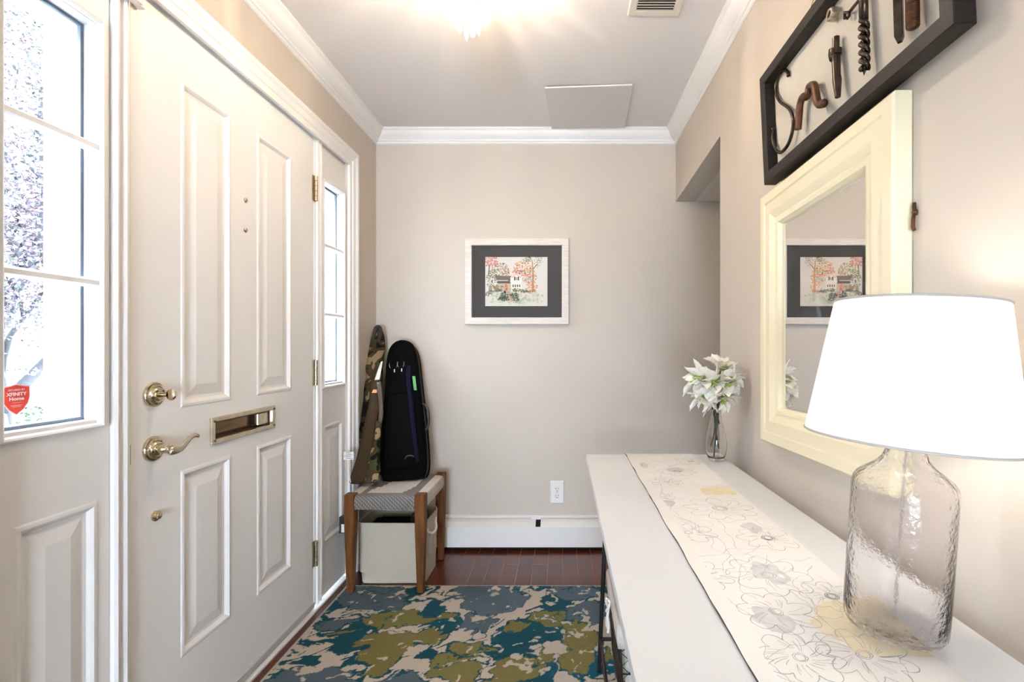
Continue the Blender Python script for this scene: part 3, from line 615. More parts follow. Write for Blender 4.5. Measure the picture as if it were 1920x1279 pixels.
    c_cream = np.array([.44,.375,.31]); c_slate = np.array([.072,.098,.120]); c_teal = np.array([.008,.050,.068]); c_olive = np.array([.150,.128,.045]); c_blue = np.array([.006,.070,.12])
    col[..., :3] = c_cream
    def put(m, c): col[m, :3] = c
    put(T_ < 0, c_teal)
    vein = fb(A_*.5+.3*wx, B_*1.6+.3*wy, 9, 90, 2); vm = vn(X, Y, 14, 99)
    put((np.abs(vein) < .050) & (vm > -.22), c_teal)
    C_ = C_+.010+.035*np.abs(fb(A_*.6, B_*1.9, 14, 200, 2))-.008
    put((np.abs(S_) < .009) & (vm > -.25), c_teal)
    put(S_ < -.001, c_slate)
    put((np.abs(O_) < .010) & (vm < .3), c_teal)
    put(O_ < -.001, c_olive)
    v2 = fb(wx, wy, 16, 120, 2)
    put((np.abs(v2) < .030) & (vn(X,Y,9,130) > .12) & ((O_ < 0) | (S_ < 0)), c_teal)
    put(C_ < -.0015, c_cream)
    put((np.abs(C_+.001) < .003) & (vm > .0), c_teal)
    fleck = fb(wx, wy, 30, 150, 2)
    put((fleck > .36) & (C_ > .004), c_cream)
    bl = (T_ < 0) & (X > -.05) & (Y < 2.0)
    k = np.clip((2.0-Y)/.25, 0, 1)*np.clip((X+.1)/.3, 0, 1)
    tl = (np.abs(col[..., :3]-c_teal).sum(-1) < .01)
    col[tl, :3] = (c_teal*(1-k[..., None])+c_blue*k[..., None])[tl]
    edge = (X-RX0 < .012) | (RY1-Y < .010) | (RX1-X < .012)
    col[edge, :3] = c_cream*.95
    Z = .0085+.0012*rng.rand(*X.shape)+.0012*(1-np.clip(np.abs(vein)*20, 0, 1))
    Z[0, :] = Z[-1, :] = .003; Z[:, 0] = Z[:, -1] = .003
    co = np.stack([X, Y, Z], -1).reshape(-1, 3)
    idx = np.arange(nx*ny).reshape(ny, nx)
    q = np.stack([idx[:-1,:-1], idx[:-1,1:], idx[1:,1:], idx[1:,:-1]], -1).reshape(-1, 4)
    # skirt down to the floor
    bord = np.concatenate([idx[0,:], idx[1:,-1], idx[-1,-2::-1], idx[-2:0:-1,0]])
    low = co[bord].copy(); low[:, 2] = .0005; base = len(co); nbd = len(bord)
    co = np.concatenate([co, low]); cl = np.concatenate([col.reshape(-1,4), col.reshape(-1,4)[bord]])
    li = np.arange(base, base+nbd)
    sk = np.stack([bord, li, np.roll(li,-1), np.roll(bord,-1)], -1)
    q = np.concatenate([q, sk])
    me = bpy.data.meshes.new('area_rug'); me.vertices.add(len(co)); me.vertices.foreach_set('co', co.ravel())
    me.loops.add(q.size); me.loops.foreach_set('vertex_index', q.ravel().astype(np.int32)); me.polygons.add(len(q)); me.polygons.foreach_set('loop_start', np.arange(0, q.size, 4, dtype=np.int32))
    me.update(calc_edges=True); me.validate()
    ca = me.color_attributes.new('Col', 'FLOAT_COLOR', 'POINT'); ca.data.foreach_set('color', cl.ravel())
    me.materials.append(vcol_mat('rug_pile')); o = bpy.data.objects.new('area_rug', me); COL.objects.link(o)
    tagp(o, 'blue, olive and cream abstract pattern rug on the dark wood floor', 'rug')
build_rug()
# ------------------------------------------------------------------ stool with woven seat
SX0, SX1, SY0, SY1 = -.998, -.628, 2.268, 2.690; SZ = .463
t = thing('woven_stool', 'walnut stool with grey and cream woven cord seat in the far left corner', 'stool', ((SX0+SX1)/2, (SY0+SY1)/2, .0095))
def leg(cx, cy, s1, s2):
    bm = nb(); z0 = .0112 if cy < 2.4 else .001; w0, w1_ = .015, .024
    def ring(x, y, a, z): return [(x-a,y-a,z),(x+a,y-a,z),(x+a,y+a,z),(x-a,y+a,z)]
    rings(bm, [ring(cx+s1*.006, cy+s2*.006, w0, z0), ring(cx, cy, w1_*.95, .30), ring(cx, cy, w1_, SZ-.075), ring(cx, cy, w1_, SZ+.001)])
    mk('leg', bm, M['wood'], t, bevel=.004)
leg(SX0+.024, SY0+.024, 0, 0); leg(SX1-.024, SY0+.024, 0, 0); leg(SX0+.024, SY1-.024, 0, 0); leg(SX1-.024, SY1-.024, 0, 0)
bm = nb()
box(bm, (SX0+.048, SY0+.012, SZ-.058), (SX1-.048, SY0+.036, SZ-.012)); box(bm, (SX0+.048, SY1-.036, SZ-.058), (SX1-.048, SY1-.012, SZ-.012))
box(bm, (SX0+.012, SY0+.048, SZ-.058), (SX0+.036, SY1-.048, SZ-.012)); box(bm, (SX1-.036, SY0+.048, SZ-.058), (SX1-.012, SY1-.048, SZ-.012))
mk('seat_rail', bm, M['wood'], t)
# woven seat: cord wrapped over the rails
bm = nb(); N = 30
x0, x1, y0, y1 = SX0+.048, SX1-.048, SY0+.048, SY1-.048
def top(u, v):
    s = .007*(math.sin(math.pi*min(1,max(0,u)))*math.sin(math.pi*min(1,max(0,v))))
    return SZ-.006-s
G = {}
for i in range(N+1):
    for j in range(N+1):
        G[i,j] = bm.verts.new((x0+(x1-x0)*i/N, y0+(y1-y0)*j/N, top(i/N, j/N)))
for i in range(N):
    for j in range(N):
        u, v = (i+.5)/N, (j+.5)/N; k = int(v*8)/8
        lo = .13+.34*max(0, k-.1) ; hi = .86-.30*abs(k-.45)+.20*max(0,k-.5)
        c = 1 if (lo < u < hi and .03 < v < .93) else 0
        if u < .03: c = 1
        bm.faces.new((G[i,j],G[i+1,j],G[i+1,j+1],G[i,j+1])).material_index = c
def wrap(pts_fn, n, mi):
    prof = [(0,0),(-.020,.001),(-.040,-.003),(-.0455,-.014),(-.046,-.045),(-.042,-.062),(-.028,-.066),(-.008,-.060),(-.005,-.03)]
    prev = None
    for k in range(n+1):
        row = [bm.verts.new(pts_fn(k/n, p, q)) for p, q in prof]
        if prev:
            for a in range(len(prof)-1): bm.faces.new((prev[a],prev[a+1],row[a+1],row[a])).material_index = mi
        prev = row
wrap(lambda s, p, q: (x0+(x1-x0)*s, y0+p, SZ-.006+q), 24, 0); wrap(lambda s, p, q: (x0+(x1-x0)*s, y1-p, SZ-.006+q), 24, 0)
wrap(lambda s, p, q: (x1-p, y0+(y1-y0)*s, SZ-.006+q), 24, 1); wrap(lambda s, p, q: (x0+p, y0+(y1-y0)*s, SZ-.006+q), 24, 1)
mk('seat', bm, [M['greyweave'], M['creamweave']], t, smooth='auto')
# canvas bin under the stool
BX0, BX1, BY0, BY1 = -.985, -.655, 2.374, 2.636
t = thing('canvas_bin', 'cream canvas storage bin with rope handle standing under the woven stool', 'bin', ((BX0+BX1)/2, (BY0+BY1)/2, .001))
def rr_ring(x0, x1, y0, y1, r, z, n=6, wob=0):
    out = []
    for cx, cy, a0 in ((x1-r,y1-r,0),(x0+r,y1-r,90),(x0+r,y0+r,180),(x1-r,y0+r,270)):
        for k in range(n+1):
            a = math.radians(a0+90*k/n); out.append((cx+r*math.cos(a)+wob*noise.noise((cx*9,cy*9,z*9+k)), cy+r*math.sin(a)+wob*noise.noise((cx*7,z*9,cy*9+k)), z+(wob*1.2*noise.noise((cx*20,k*.6,5)) if z > .2 else 0)))
    return out
bm = nb()
ZR = .300
zz = [.002,.03,.1,.18,.26,ZR]
outer = [rr_ring(BX0+.012*(1-z/ZR), BX1-.004+.004*z/ZR, BY0+.02*(1-z/ZR), BY1-.02*(1-z/ZR), .035, z, wob=.005) for z in zz]
inner = [rr_ring(BX0+.005, BX1-.005, BY0+.006, BY1-.006, .033, z, wob=.004) for z in (ZR-.001,.18,.06)]
rings(bm, outer+inner); mk('body', bm, M['canvas'], t, smooth='auto', ang=50)
bm = nb(); rings(bm, [rr_ring(BX0+.012, BX1-.012, BY0+.014, BY1-.014, .03, z, wob=.01) for z in (.07,.18,.22,.245)]); mk('dark_lining', bm, M['nylon'], t, smooth=True, label='dark lining showing inside the rim')
bm = nb(); P = spline([(BX1-.001,2.40,.252),(BX1+.006,2.42,.238),(BX1+.016,2.44,.226),(BX1+.020,2.48,.223),(BX1+.016,2.52,.228),(BX1+.006,2.55,.240),(BX1-.001,2.565,.255)], 4)
tube(bm, P, .006, 8)
for yy in (2.40, 2.565): lathe(bm, [(0,.004),(.010,.004),(.011,0),(.008,-.001)], (BX1+.002, yy, .253), 12, 'x')
mk('rope_handle', bm, M['cotton'], t, smooth=True)
bm = nb(); framesweep(bm, 2.42, 2.52, .12, .21, [(0,-.003),(0,.004),(.010,.004),(.011,.001)], lambda u, v, h: (BX1+h, u, v)); mk('label_holder', bm, M['canvas'], t, bevel=.0008)
bm = nb(); box(bm, (BX1-.004, 2.43, .13), (BX1+.0025, 2.51, .20)); mk('label_window', bm, M['clearpocket'], t)
t2 = thing('coiled_cable', 'black coiled cable and shoes heap inside the canvas bin under the stool', 'cable', (-.8, 2.48, .27))
t2['label'] = 'black coiled cable lying in the canvas bin under the stool'
bm = nb(); P = [(-.715+(.035+.002*math.sin(i*.9))*math.cos(i*.42), 2.50+.075*math.sin(i*.42), .262+.0007*i) for i in range(60)]; tube(bm, P, .006, 8); mk('cable', bm, M['black'], t2, smooth=True)
bm = nb(); tube(bm, spline([(-.70,2.45,.295),(-.695,2.47,.318),(-.70,2.50,.321),(-.705,2.52,.300)],4), .003, 6); mk('plug_ring', bm, M['chromeish'], t2, smooth=True)
# ------------------------------------------------------------------ violin case leaning in the corner
t = thing('violin_case', 'black violin case with navy strap standing upright on the woven stool', 'instrument case', (-.82, 2.58, SZ-.004))
BASE = Vector((-.813, 2.520, SZ+.0005)); up = Vector((-.078, .205, .735)).normalized(); rt = Vector((1,0,0)); rt = (rt-up*rt.dot(up)).normalized(); bk = up.cross(rt); 
if bk.y < 0: bk = -bk
def vc(u, v, d): return BASE + rt*u + up*v + bk*d
prof = [(.000,-.085,.085),(.012,-.104,.104),(.04,-.114,.116),(.10,-.118,.120),(.20,-.114,.117),(.32,-.105,.110),(.43,-.096,.100),(.53,-.089,.092),(.62,-.084,.085),(.68,-.075,.075),(.72,-.058,.058),(.742,-.034,.034),(.750,-.008,.008)]
def vrow(d, k):
    L = [(a, v) for v, a, b in prof]; R_ = [(b, v) for v, a, b in prof]
    pts = [Vector((x, y, 0)) for x, y in R_]+[Vector((x, y, 0)) for x, y in L[::-1]]
    pts = spline(pts, 3, True); cx = sum(p.x for p in pts)/len(pts); cy = .36
    return [vc(p.x-(0-k)*(-1 if p.x > cx else 1)*min(1,abs(p.x-cx)/.04), p.y-(k if p.y > cy else -k)*min(1,abs(p.y-cy)/.2), d) for p in pts]
bm = nb(); rings(bm, [vrow(.004,.014),vrow(.0,.010) if 0 else vrow(.010,.005),vrow(.025,.0),vrow(.105,.0),vrow(.120,.005),vrow(.126,.014)]); mk('body', bm, M['nylon'], t, smooth='auto', ang=60)
for d in (.045, .052):
    bm = nb(); P = vrow(d, -.0012); tube(bm, P+P[:1], .002, 6, cap=False); mk('zip', bm, M['black'], t, smooth=True)
bm = nb()   # front pocket
def pk(d, k): return [vc(x, y, d) for x, y in ((-.092+k,.055+k),(.088-k,.055+k),(.074-k,.44-k),(.064-k,.45-k),(-.066+k,.45-k),(-.074+k,.44-k))]
rings(bm, [pk(.009,0),pk(-.010,.002),pk(-.014,.012)]); mk('pocket', bm, M['nylon'], t, bevel=.004)
bm = nb(); P = spline([vc(.044,.60,.006),vc(.046,.50,-.012),vc(.060,.36,-.016),(vc(.072,.22,-.018)),vc(.084,.08,-.012)], 5); tube(bm, P, .011, 8, flat=.12, nrm=bk); mk('shoulder_strap', bm, M['navy'], t, label='navy webbing strap')
bm = nb(); P = spline([vc(.095,.385,.04),vc(.120,.375,.035),vc(.134,.340,.03),vc(.136,.290,.03),vc(.126,.255,.033),vc(.103,.245,.04)], 5); tube(bm, P, .0065, 10); mk('handle', bm, M['black'], t, smooth=True)
bm = nb(); hexa(bm, [vc(a,b,-.001) for a,b in ((.064,.535),(.079,.532),(.086,.455),(.071,.457))], [vc(a,b,-.0035) for a,b in ((.064,.535),(.079,.532),(.086,.455),(.071,.457))]); mk('name_tag', bm, M['green'], t, label='green name tag')
for a in (-.052, -.022, -.008, .014):
    bm = nb(); q = 1 if a in (-.052,-.008) else -1
    tube(bm, [vc(a-.004*q,.625,.003),vc(a-.007*q,.61,.001),vc(a-.005*q,.598,.0),vc(a,.59,0)], .0011, 6); mk('zip_cord', bm, M['chromeish'], t, smooth=True)
for a in (-.034, .004):
    bm = nb(); box(bm, (0,0,0), (.006,.002,.018)); bm.transform(Matrix.Translation(vc(a,.565,-.001))); mk('zip_pull', bm, M['chromeish'], t, bevel=.001)
bm = nb(); tube(bm, spline([vc(.02,.10,-.012),vc(.03,.115,-.016),vc(.05,.118,-.016),vc(.068,.11,-.012)],4), .004, 8); mk('buckle', bm, M['black'], t, smooth=True)
# ------------------------------------------------------------------ camouflage bag
t = thing('camouflage_bag', 'tall camouflage bag leaning in the corner left of the black violin case', 'bag', tuple(at(680, 905, 2.45)))
def loft(stn, thick, n=20, wob=.006, seed=0, sm=4):
    # stn: (px_left, px_right, py, Y)
    C_ = [( (at(a,y,Y)+at(b,y,Y))/2, (at(b,y,Y)-at(a,y,Y)).length/2, th) for (a,b,y,Y), th in zip(stn, thick)]
    P = spline([c[0] for c in C_], sm); W_ = spline([Vector((c[1], c[2], 0)) for c in C_], sm)
    rr = []
    for i, (p, w_) in enumerate(zip(P, W_)):
        ring = []
        for k in range(n):
            a = 2*math.pi*k/n; q = 1+.0*k
            nn = noise.noise((p.z*14+seed, math.cos(a)*1.6, math.sin(a)*1.6))*wob*2
            ring.append((p.x+(w_.x+nn)*math.cos(a), p.y+(w_.y+nn*1.5)*math.sin(a), p.z+.3*nn))
        rr.append(ring)
    return rr
bm = nb(); rings(bm, loft([(704,711,612,2.775),(697,719,630,2.765),(688,719,660,2.75),(684,718,700,2.72),(681,713,745,2.69),(677,708,790,2.65),(670,701,840,2.60),(663,696,882,2.56),(662,694,897,2.545),(665,690,900,2.54)], [.008,.025,.035,.042,.045,.05,.055,.06,.055,.04], wob=.005))
mk('body', bm, M['camo'], t, smooth=True)
bm = nb(); P = spline([at(700,640,2.74),at(702,625,2.745),at(706,614,2.75),at(712,614,2.75),at(714,626,2.745),at(708,642,2.73)],5); tube(bm, P, .010, 8, flat=.5, nrm=(0,1,0)); mk('carry_loop', bm, mat('brown_strap', (.03,.02,.015), .8), t, smooth=True)
bm = nb(); rings(bm, loft([(704,712,706,2.60),(695,713,722,2.585),(690,711,760,2.56),(682,706,800,2.53),(672,700,845,2.49),(661,695,885,2.455),(656,688,902,2.44),(658,680,906,2.44)], [.012,.02,.024,.026,.028,.03,.028,.02], n=16, wob=.003, seed=4)); mk('sleeve', bm, M['olive'], t, smooth=True, label='plain olive brown sleeve')
bm = nb(); P = spline([at(716,678,2.66),at(712,692,2.62),at(707,712,2.575)],4); tube(bm, P, lambda q: .005+.008*q, 8, flat=.25, nrm=(0,1,0)); mk('liner', bm, M['paper'], t, label='white stripe')
bm = nb(); P = spline([at(710,716,2.56),at(713,745,2.56),at(714,780,2.55),at(706,815,2.52),at(696,850,2.49),at(684,885,2.46),at(680,903,2.445)],5); tube(bm, P, .012, 8, flat=.3, nrm=(0,1,0)); mk('binding', bm, M['olive2'], t, smooth=True, label='grey olive edge binding')
bm = nb(); rings(bm, loft([(706,714,790,2.52),(702,713,820,2.50),(694,712,855,2.47),(684,709,890,2.44),(680,706,905,2.43)], [.008,.012,.014,.016,.014], n=14, wob=.003, seed=9)); mk('flap', bm, M['camo'], t, smooth=True)
bm = nb()
d = at(702,733,2.528)
text_into(bm, 'S', .012, lambda a, b: (d.x+a*1.4, d.y+.002, d.z+b*.9), 0, .001); hexa(bm, [(d.x-.013,d.y,d.z-.010),(d.x+.011,d.y,d.z-.010),(d.x+.011,d.y+.008,d.z-.010),(d.x-.013,d.y+.008,d.z-.010)], [(d.x-.006,d.y,d.z+.006),(d.x+.010,d.y,d.z+.006),(d.x+.010,d.y+.008,d.z+.006),(d.x-.006,d.y+.008,d.z+.006)]); mk('badge', bm, M['orange'], t, label='small orange badge', bevel=.002)
bm = nb(); P = [at(654,860,2.42),at(655,885,2.42),at(657,905,2.42)]; tube(bm, P, .003, 6); mk('cord', bm, M['cotton'], t)
bm = nb(); a, b = at(644,848,2.40), at(663,862,2.40); box(bm, (a.x, 2.40, b.z), (b.x, 2.402, a.z+.002)); tg = mk('care_label', bm, M['paper'], t, label='white care label')
bm = nb()
for k in range(4): box(bm, (a.x+.012, 2.3992, b.z+.006+.008*k), (b.x-.006-.006*(k % 2), 2.3998, b.z+.0085+.008*k))
lathe(bm, [(.0055,-.0008),(.004,-.0008)], (a.x+.008, 2.40, (a.z+b.z)/2), 12, 'y'); mk('label_print', bm, M['ink3'], tg)
t = thing('black_box', 'small black box with a white label on the floor trim left of the stool leg', 'box', tuple(at(641,1000,2.46)))
a, b = at(635,969,2.40), at(652,1000,2.40)
t['label'] = 'small black box with white label on the sidelight panel behind the stool leg'
bm = nb(); box(bm, (XD+.0005, 2.395, b.z), (XD+.030, 2.425, a.z)); mk('case', bm, M['black'], t, bevel=.002)
bm = nb(); box(bm, (XD+.012, 2.3942, b.z+.006), (XD+.0275, 2.3948, b.z+.045)); mk('sticker', bm, M['paper'], t)
# ------------------------------------------------------------------ console table
TX0, TX1, TY0, TY1, TZ = .0884, .588, .26, 1.875, .7345
t = thing('console_table', 'white topped console table with black metal legs along the right wall', 'table', ((TX0+TX1)/2, (TY0+TY1)/2, 0))
bm = nb(); box(bm, (TX0,TY0,TZ-.022), (TX1,TY1,TZ)); mk('tabletop', bm, M['table'], t, bevel=.0015)
def tl(name, a, b, r=.0065, p=t):
    bm = nb(); tube(bm, [a, b], r, 10); return mk(name, bm, M['metalblk'], p, smooth='auto')
LX, RX2 = .135, .60
for s, yt, yb, mid in ((1,1.70,1.731,1.725),(-1,.42,.47,.46)):
    tl('leg', (.155,yt,TZ-.022), (.126,yb,.010 if 1 else 0), .0075); tl('leg', (.545,yt,TZ-.022), (.56,yb,.004), .0075)
    tl('cross_rail', (.131,mid,.127), (.558,mid,.127))
for x in (.131,.558): tl('long_rail', (x,1.725,.127), (x,.46,.127), .006)
bm = nb()
tl('top_rail', (.155,1.70,TZ-.028), (.155,.42,TZ-.028), .006); tl('top_rail', (.545,1.70,TZ-.028), (.545,.42,TZ-.028), .006)
for k in range(9): 
    x = .17+.36*k/8; tube(bm, [(x,1.722,.134),(x,.463,.134)], .0028, 6)
mk('wire_shelf', bm, M['metalblk'], t)
# basket
KX0, KX1, KY0, KY1, KZ0, KZ1 = .150, .53, 1.315, 1.640, .139, .402
t = thing('wire_basket', 'wire basket with folded cloth liner on the lower shelf of the console table', 'basket', ((KX0+KX1)/2, (KY0+KY1)/2, KZ0))
def kp(u, v, s):   # u,v 0..1 around box, s 0..1 height ; taper
    e = .014*(1-s); return (KX0+e+(KX1-KX0-2*e)*u, KY0+e+(KY1-KY0-2*e)*v, KZ0+(KZ1-KZ0)*s)
bm = nb()
cor = [(0,0),(1,0),(1,1),(0,1)]
for s in (.02,.5,.97):
    P = [kp(*c_, s) for c_ in cor]; 
    for i in range(4): tube(bm, [P[i], P[(i+1)%4]], .0025, 6)
for i in range(4): tube(bm, [kp(*cor[i],.02), kp(*cor[i],.97)], .003, 6)
mk('wire_frame', bm, M['metalblk'], t)
bm = nb()
def side(i, s0, s1, n):
    a, b = cor[i], cor[(i+1)%4]
    for k in range(-n, n+1):
        for sg in (1,-1):
            q0, q1 = k/n, k/n+.75
            lo, hi = max(0,q0), min(1,q1)
            if hi <= lo: continue
            f0, f1 = (lo-q0)/.75, (hi-q0)/.75
            if sg < 0: g = lambda x: 1-x
            else: g = lambda x: x
            pa = [a[j]+(b[j]-a[j])*g(lo) for j in (0,1)]; pb = [a[j]+(b[j]-a[j])*g(hi) for j in (0,1)]
            tube(bm, [kp(*pa, .02+.95*f0), kp(*pb, .02+.95*f1)], .0010, 4)
side(0,0,1,9); side(3,0,1,9); side(2,0,1,9)
mk('wire_mesh', bm, M['steel'], t)
bm = nb()   # liner: inside cloth + folded cuff outside
def lring(off, s, wob=.004, hz=0):
    out = []
    for i in range(4):
        a, b = cor[i], cor[(i+1)%4]
        for k in range(14):
            f = k/14; u = a[0]+(b[0]-a[0])*f; v = a[1]+(b[1]-a[1])*f
            p = Vector(kp(u, v, s)); c_ = Vector(((KX0+KX1)/2, (KY0+KY1)/2, p.z)); dvec = Vector(((u-.5)*2, (v-.5)*2, 0))
            nn = noise.noise((u*9, v*9, s*6+off*50)); m_ = max(abs(dvec.x), abs(dvec.y))
            dd = Vector((dvec.x if abs(dvec.x) > .99 else 0, dvec.y if abs(dvec.y) > .99 else 0, 0))
            out.append(p+dd*(off+wob*nn)+Vector((0,0,hz*nn)))
    return out
rings(bm, [lring(.008,.79,.006,.02),lring(.009,.88,.006),lring(.007,.97,.004),lring(.002,1.02,.003,.006),lring(-.005,1.0,.003,.006),lring(-.010,.85),lring(-.012,.5),lring(-.012,.08)]); mk('liner', bm, M['liner'], t, smooth=True)
bm = nb(); xk = KX0-.007
tube(bm, spline([(xk,1.485,.372),(xk-.010,1.492,.384),(xk-.012,1.500,.372),(xk-.006,1.494,.358),(xk-.012,1.484,.352),(xk-.008,1.476,.364),(xk-.003,1.484,.372)],4), .0045, 6)
tube(bm, spline([(xk-.006,1.488,.358),(xk-.010,1.478,.335),(xk-.006,1.482,.312),(xk-.009,1.474,.292)],4), .0042, 6); tube(bm, spline([(xk-.006,1.492,.356),(xk-.008,1.500,.330),(xk-.011,1.496,.305),(xk-.006,1.504,.288)],4), .0042, 6)
mk('tie', bm, M['cotton'], t, smooth=True)
# runner
t = None
bm = nb(); UX0, UX1, UY0, UY1 = .2350, .4875, .28, 1.8765
NU, NV = 22, 140; G = {}
for j in range(NV+1):
    for i in range(NU+1):
        u, v = i/NU, j/NV; x = UX0+(UX1-UX0)*u; y = UY0+(UY1-UY0)*v
        e = .0016*noise.noise((u*1.5, v*14, 2))*(1 if i in (0,) else .6)
        x += (.0025*noise.noise((v*12, 7*u, 1)) if i in (0, NU) else 0)
        lift = .0012+max(0, .0030*noise.noise((v*22, u*2, 4)))*(1-u)**2+max(0,.0018*noise.noise((v*9,u*5,8)))
        if j == NV: lift = .001
        G[i,j] = bm.verts.new((x, y, TZ+lift+.0024*max(0,1-i/3)*(1+.5*noise.noise((v*16,3,3)))))
for j in range(NV):
    for i in range(NU): bm.faces.new((G[i,j],G[i+1,j],G[i+1,j+1],G[i,j+1]))
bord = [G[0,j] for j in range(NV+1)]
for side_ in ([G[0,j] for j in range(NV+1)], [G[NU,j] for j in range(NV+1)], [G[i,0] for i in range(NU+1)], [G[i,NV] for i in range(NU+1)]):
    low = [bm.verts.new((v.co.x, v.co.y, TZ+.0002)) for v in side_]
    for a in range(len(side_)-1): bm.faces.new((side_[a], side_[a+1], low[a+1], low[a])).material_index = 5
ZP = TZ+.0052
def rp(x, y, k=0):
    u = min(1,max(0,(x-UX0)/(UX1-UX0))); v = (y-UY0)/(UY1-UY0); 
    lift = .0012+max(0, .0030*noise.noise((v*22, u*2, 4)))*(1-u)**2+max(0,.0018*noise.noise((v*9,u*5,8)))
    return (x, y, TZ+lift+.0003+k*.0001)
inside = lambda x, y: UX0+.003 < x < UX1-.003 and UY0+.003 < y < UY1-.003
def stroke(pts, w_, mi, k=1):
    prev = None
    for a in range(len(pts)-1):
        p, q = pts[a], pts[a+1]
        if not (inside(*p) and inside(*q)): prev = None; continue
        dx, dy = q[0]-p[0], q[1]-p[1]; L = math.hypot(dx, dy) or 1; nx_, ny_ = -dy/L*w_, dx/L*w_
        w0 = w_*(.5+.8*abs(noise.noise((p[0]*30,p[1]*30,3)))); nx_, ny_ = -dy/L*w0, dx/L*w0
        bm.faces.new([bm.verts.new(rp(*z, k)) for z in ((p[0]-nx_,p[1]-ny_),(q[0]-nx_,q[1]-ny_),(q[0]+nx_,q[1]+ny_),(p[0]+nx_,p[1]+ny_))]).material_index = mi
def blob(cx, cy, rx, ry, mi, k=0, seed=0, n=26, rot=0):
    pts = []
    for i in range(n):
        a = 2*math.pi*i/n; r = 1+.5*noise.noise((math.cos(a)*1.7, math.sin(a)*1.7, seed)); x, y = rx*r*math.cos(a), ry*r*math.sin(a)
        pts.append((cx+x*math.cos(rot)-y*math.sin(rot), cy+x*math.sin(rot)+y*math.cos(rot)))
    # clip softly
    pts = [(min(UX1-.003,max(UX0+.003,p)), q) for p, q in pts]
    c0 = bm.verts.new(rp(cx, cy, k)); vs = [bm.verts.new(rp(*p, k)) for p in pts]
    for i in range(n):
        f = bm.faces.new((c0, vs[i], vs[(i+1)%n])); f.material_index = mi
def flower(cx, cy, R_, seed, petals=7, dark=1):
    rnd = random.Random(seed); pts = []
    for i in range(petals*10+1):
        a = 2*math.pi*i/(petals*10); ph = abs(math.sin(a*petals/2+seed)); r = R_*(.62+.38*ph**.6)+R_*.10*noise.noise((math.cos(a)*3,math.sin(a)*3,seed))
        pts.append((cx+r*math.cos(a)*1.0, cy+r*math.sin(a)*1.0))
    stroke(pts, .0008, 1)
    for i in range(petals):
        a = 2*math.pi*(i-seed/ math.pi)/petals
        for q in range(3):
            a2 = a+rnd.uniform(-.3,.3); r0, r1 = R_*rnd.uniform(.25,.35), R_*rnd.uniform(.5,.85)
            stroke([(cx+(r0+(r1-r0)*s/5)*math.cos(a2+.05*s), cy+(r0+(r1-r0)*s/5)*math.sin(a2+.05*s)) for s in range(6)], .00045, 1)
    for q in range(2+dark):
        rr_ = R_*(.12+.05*q); stroke([(cx+rr_*math.cos(z*.4)+rnd.uniform(-.001,.001), cy+rr_*math.sin(z*.4)+rnd.uniform(-.001,.001)) for z in range(17)], .0007, 2 if dark else 1)
# pale washes first, then ink
def tp(px, py): Yt = (H-TZ)*F/(py-VY); return ((px-VX)*Yt/F, Yt)
for px, py, rx, ry, mi in ((1348,922,.055,.045,3),(1650,1180,.085,.065,3),(1600,1175,.05,.05,3),(1410,990,.02,.03,4),(1440,1075,.03,.04,4),(1450,1165,.025,.035,4),(1250,945,.022,.03,4),(1205,873,.02,.03,4),(1268,882,.03,.03,4),(1180,862,.02,.05,4)):
    x, y = tp(px, py); blob(x, y, rx, ry, mi, 0, px*.37)
fl = [(1350,955,.085,9,1),(1270,885,.060,8,1),(1206,873,.045,7,1),(1296,866,.05,6,1),(1235,935,.045,7,0),(1290,1000,.06,8,0),(1440,1010,.065,8,1),(1310,1080,.06,9,0),(1440,1080,.075,8,0),(1455,1150,.06,7,0),(1560,1120,.05,8,1),(1620,1230,.06,9,0),(1500,1235,.055,8,0),(1390,900,.05,7,0),(1250,905,.05,8,0),(1350,880,.04,7,0)]
for k, (px, py, r, n_, dk) in enumerate(fl):
    x, y = tp(px, py); flower(x, y, r, k*1.7+1, n_, dk)
for k in range(60):   # wandering stems
    rnd = random.Random(k+3); x = rnd.uniform(UX0,UX1); y = UY0+(UY1-UY0)*rnd.random(); a = rnd.random()*6.28; pts = []
    for s in range(26): pts.append((x, y)); a += rnd.uniform(-.55,.55); x += .007*math.cos(a); y += .009*math.sin(a)
    stroke(pts, .0005, 1)
mk('table_runner', bm, [M['runner'], M['ink'], M['ink2'], M['wash'], M['greywash'], M['edge_shadow']], label='white cloth table runner with grey line flower print lying on the console table', cat='table runner')
# ------------------------------------------------------------------ lamp
LXc, LYc = .466, .702; LZ = TZ+.0068
t = thing('table_lamp', 'lit table lamp with white drum shade and clear glass bottle base on the runner', 'lamp', (LXc, LYc, LZ))
tilt = Matrix.Translation((LXc,LYc,LZ)) @ Matrix.Rotation(math.radians(4.0),4,'Y') @ Matrix.Translation((-LXc,-LYc,-LZ))
o0 = Vector((LXc,LYc,LZ+.0025))
bm = nb()
op = [(0,0),(.055,0),(.066,.003),(.0705,.011),(.071,.03),(.0715,.10),(.0715,.212),(.070,.222),(.065,.230),(.052,.240),(.040,.248),(.031,.259),(.027,.270),(.026,.285),(.028,.292),(.028,.297),(.023,.299)]
ip = [(.0225,.297),(.0225,.268),(.027,.254),(.040,.241),(.052,.235),(.062,.226),(.0665,.216),(.068,.205),(.068,.02),(.062,.009),(.0,.007)]
lathe(bm, [(r_*.895,h_*.93) for r_,h_ in op+ip], o0, 56); bm.transform(tilt); mk('glass_base', bm, M['bottle'], t, smooth='auto', ang=60)
bm = nb(); lathe(bm, [(.0016,.0085),(.0016,.262)], o0, 10, cap=True); bm.transform(tilt); mk('rod', bm, mat('clear_rod', (.80,.74,.70), .3, Transmission_Weight=.5), t)
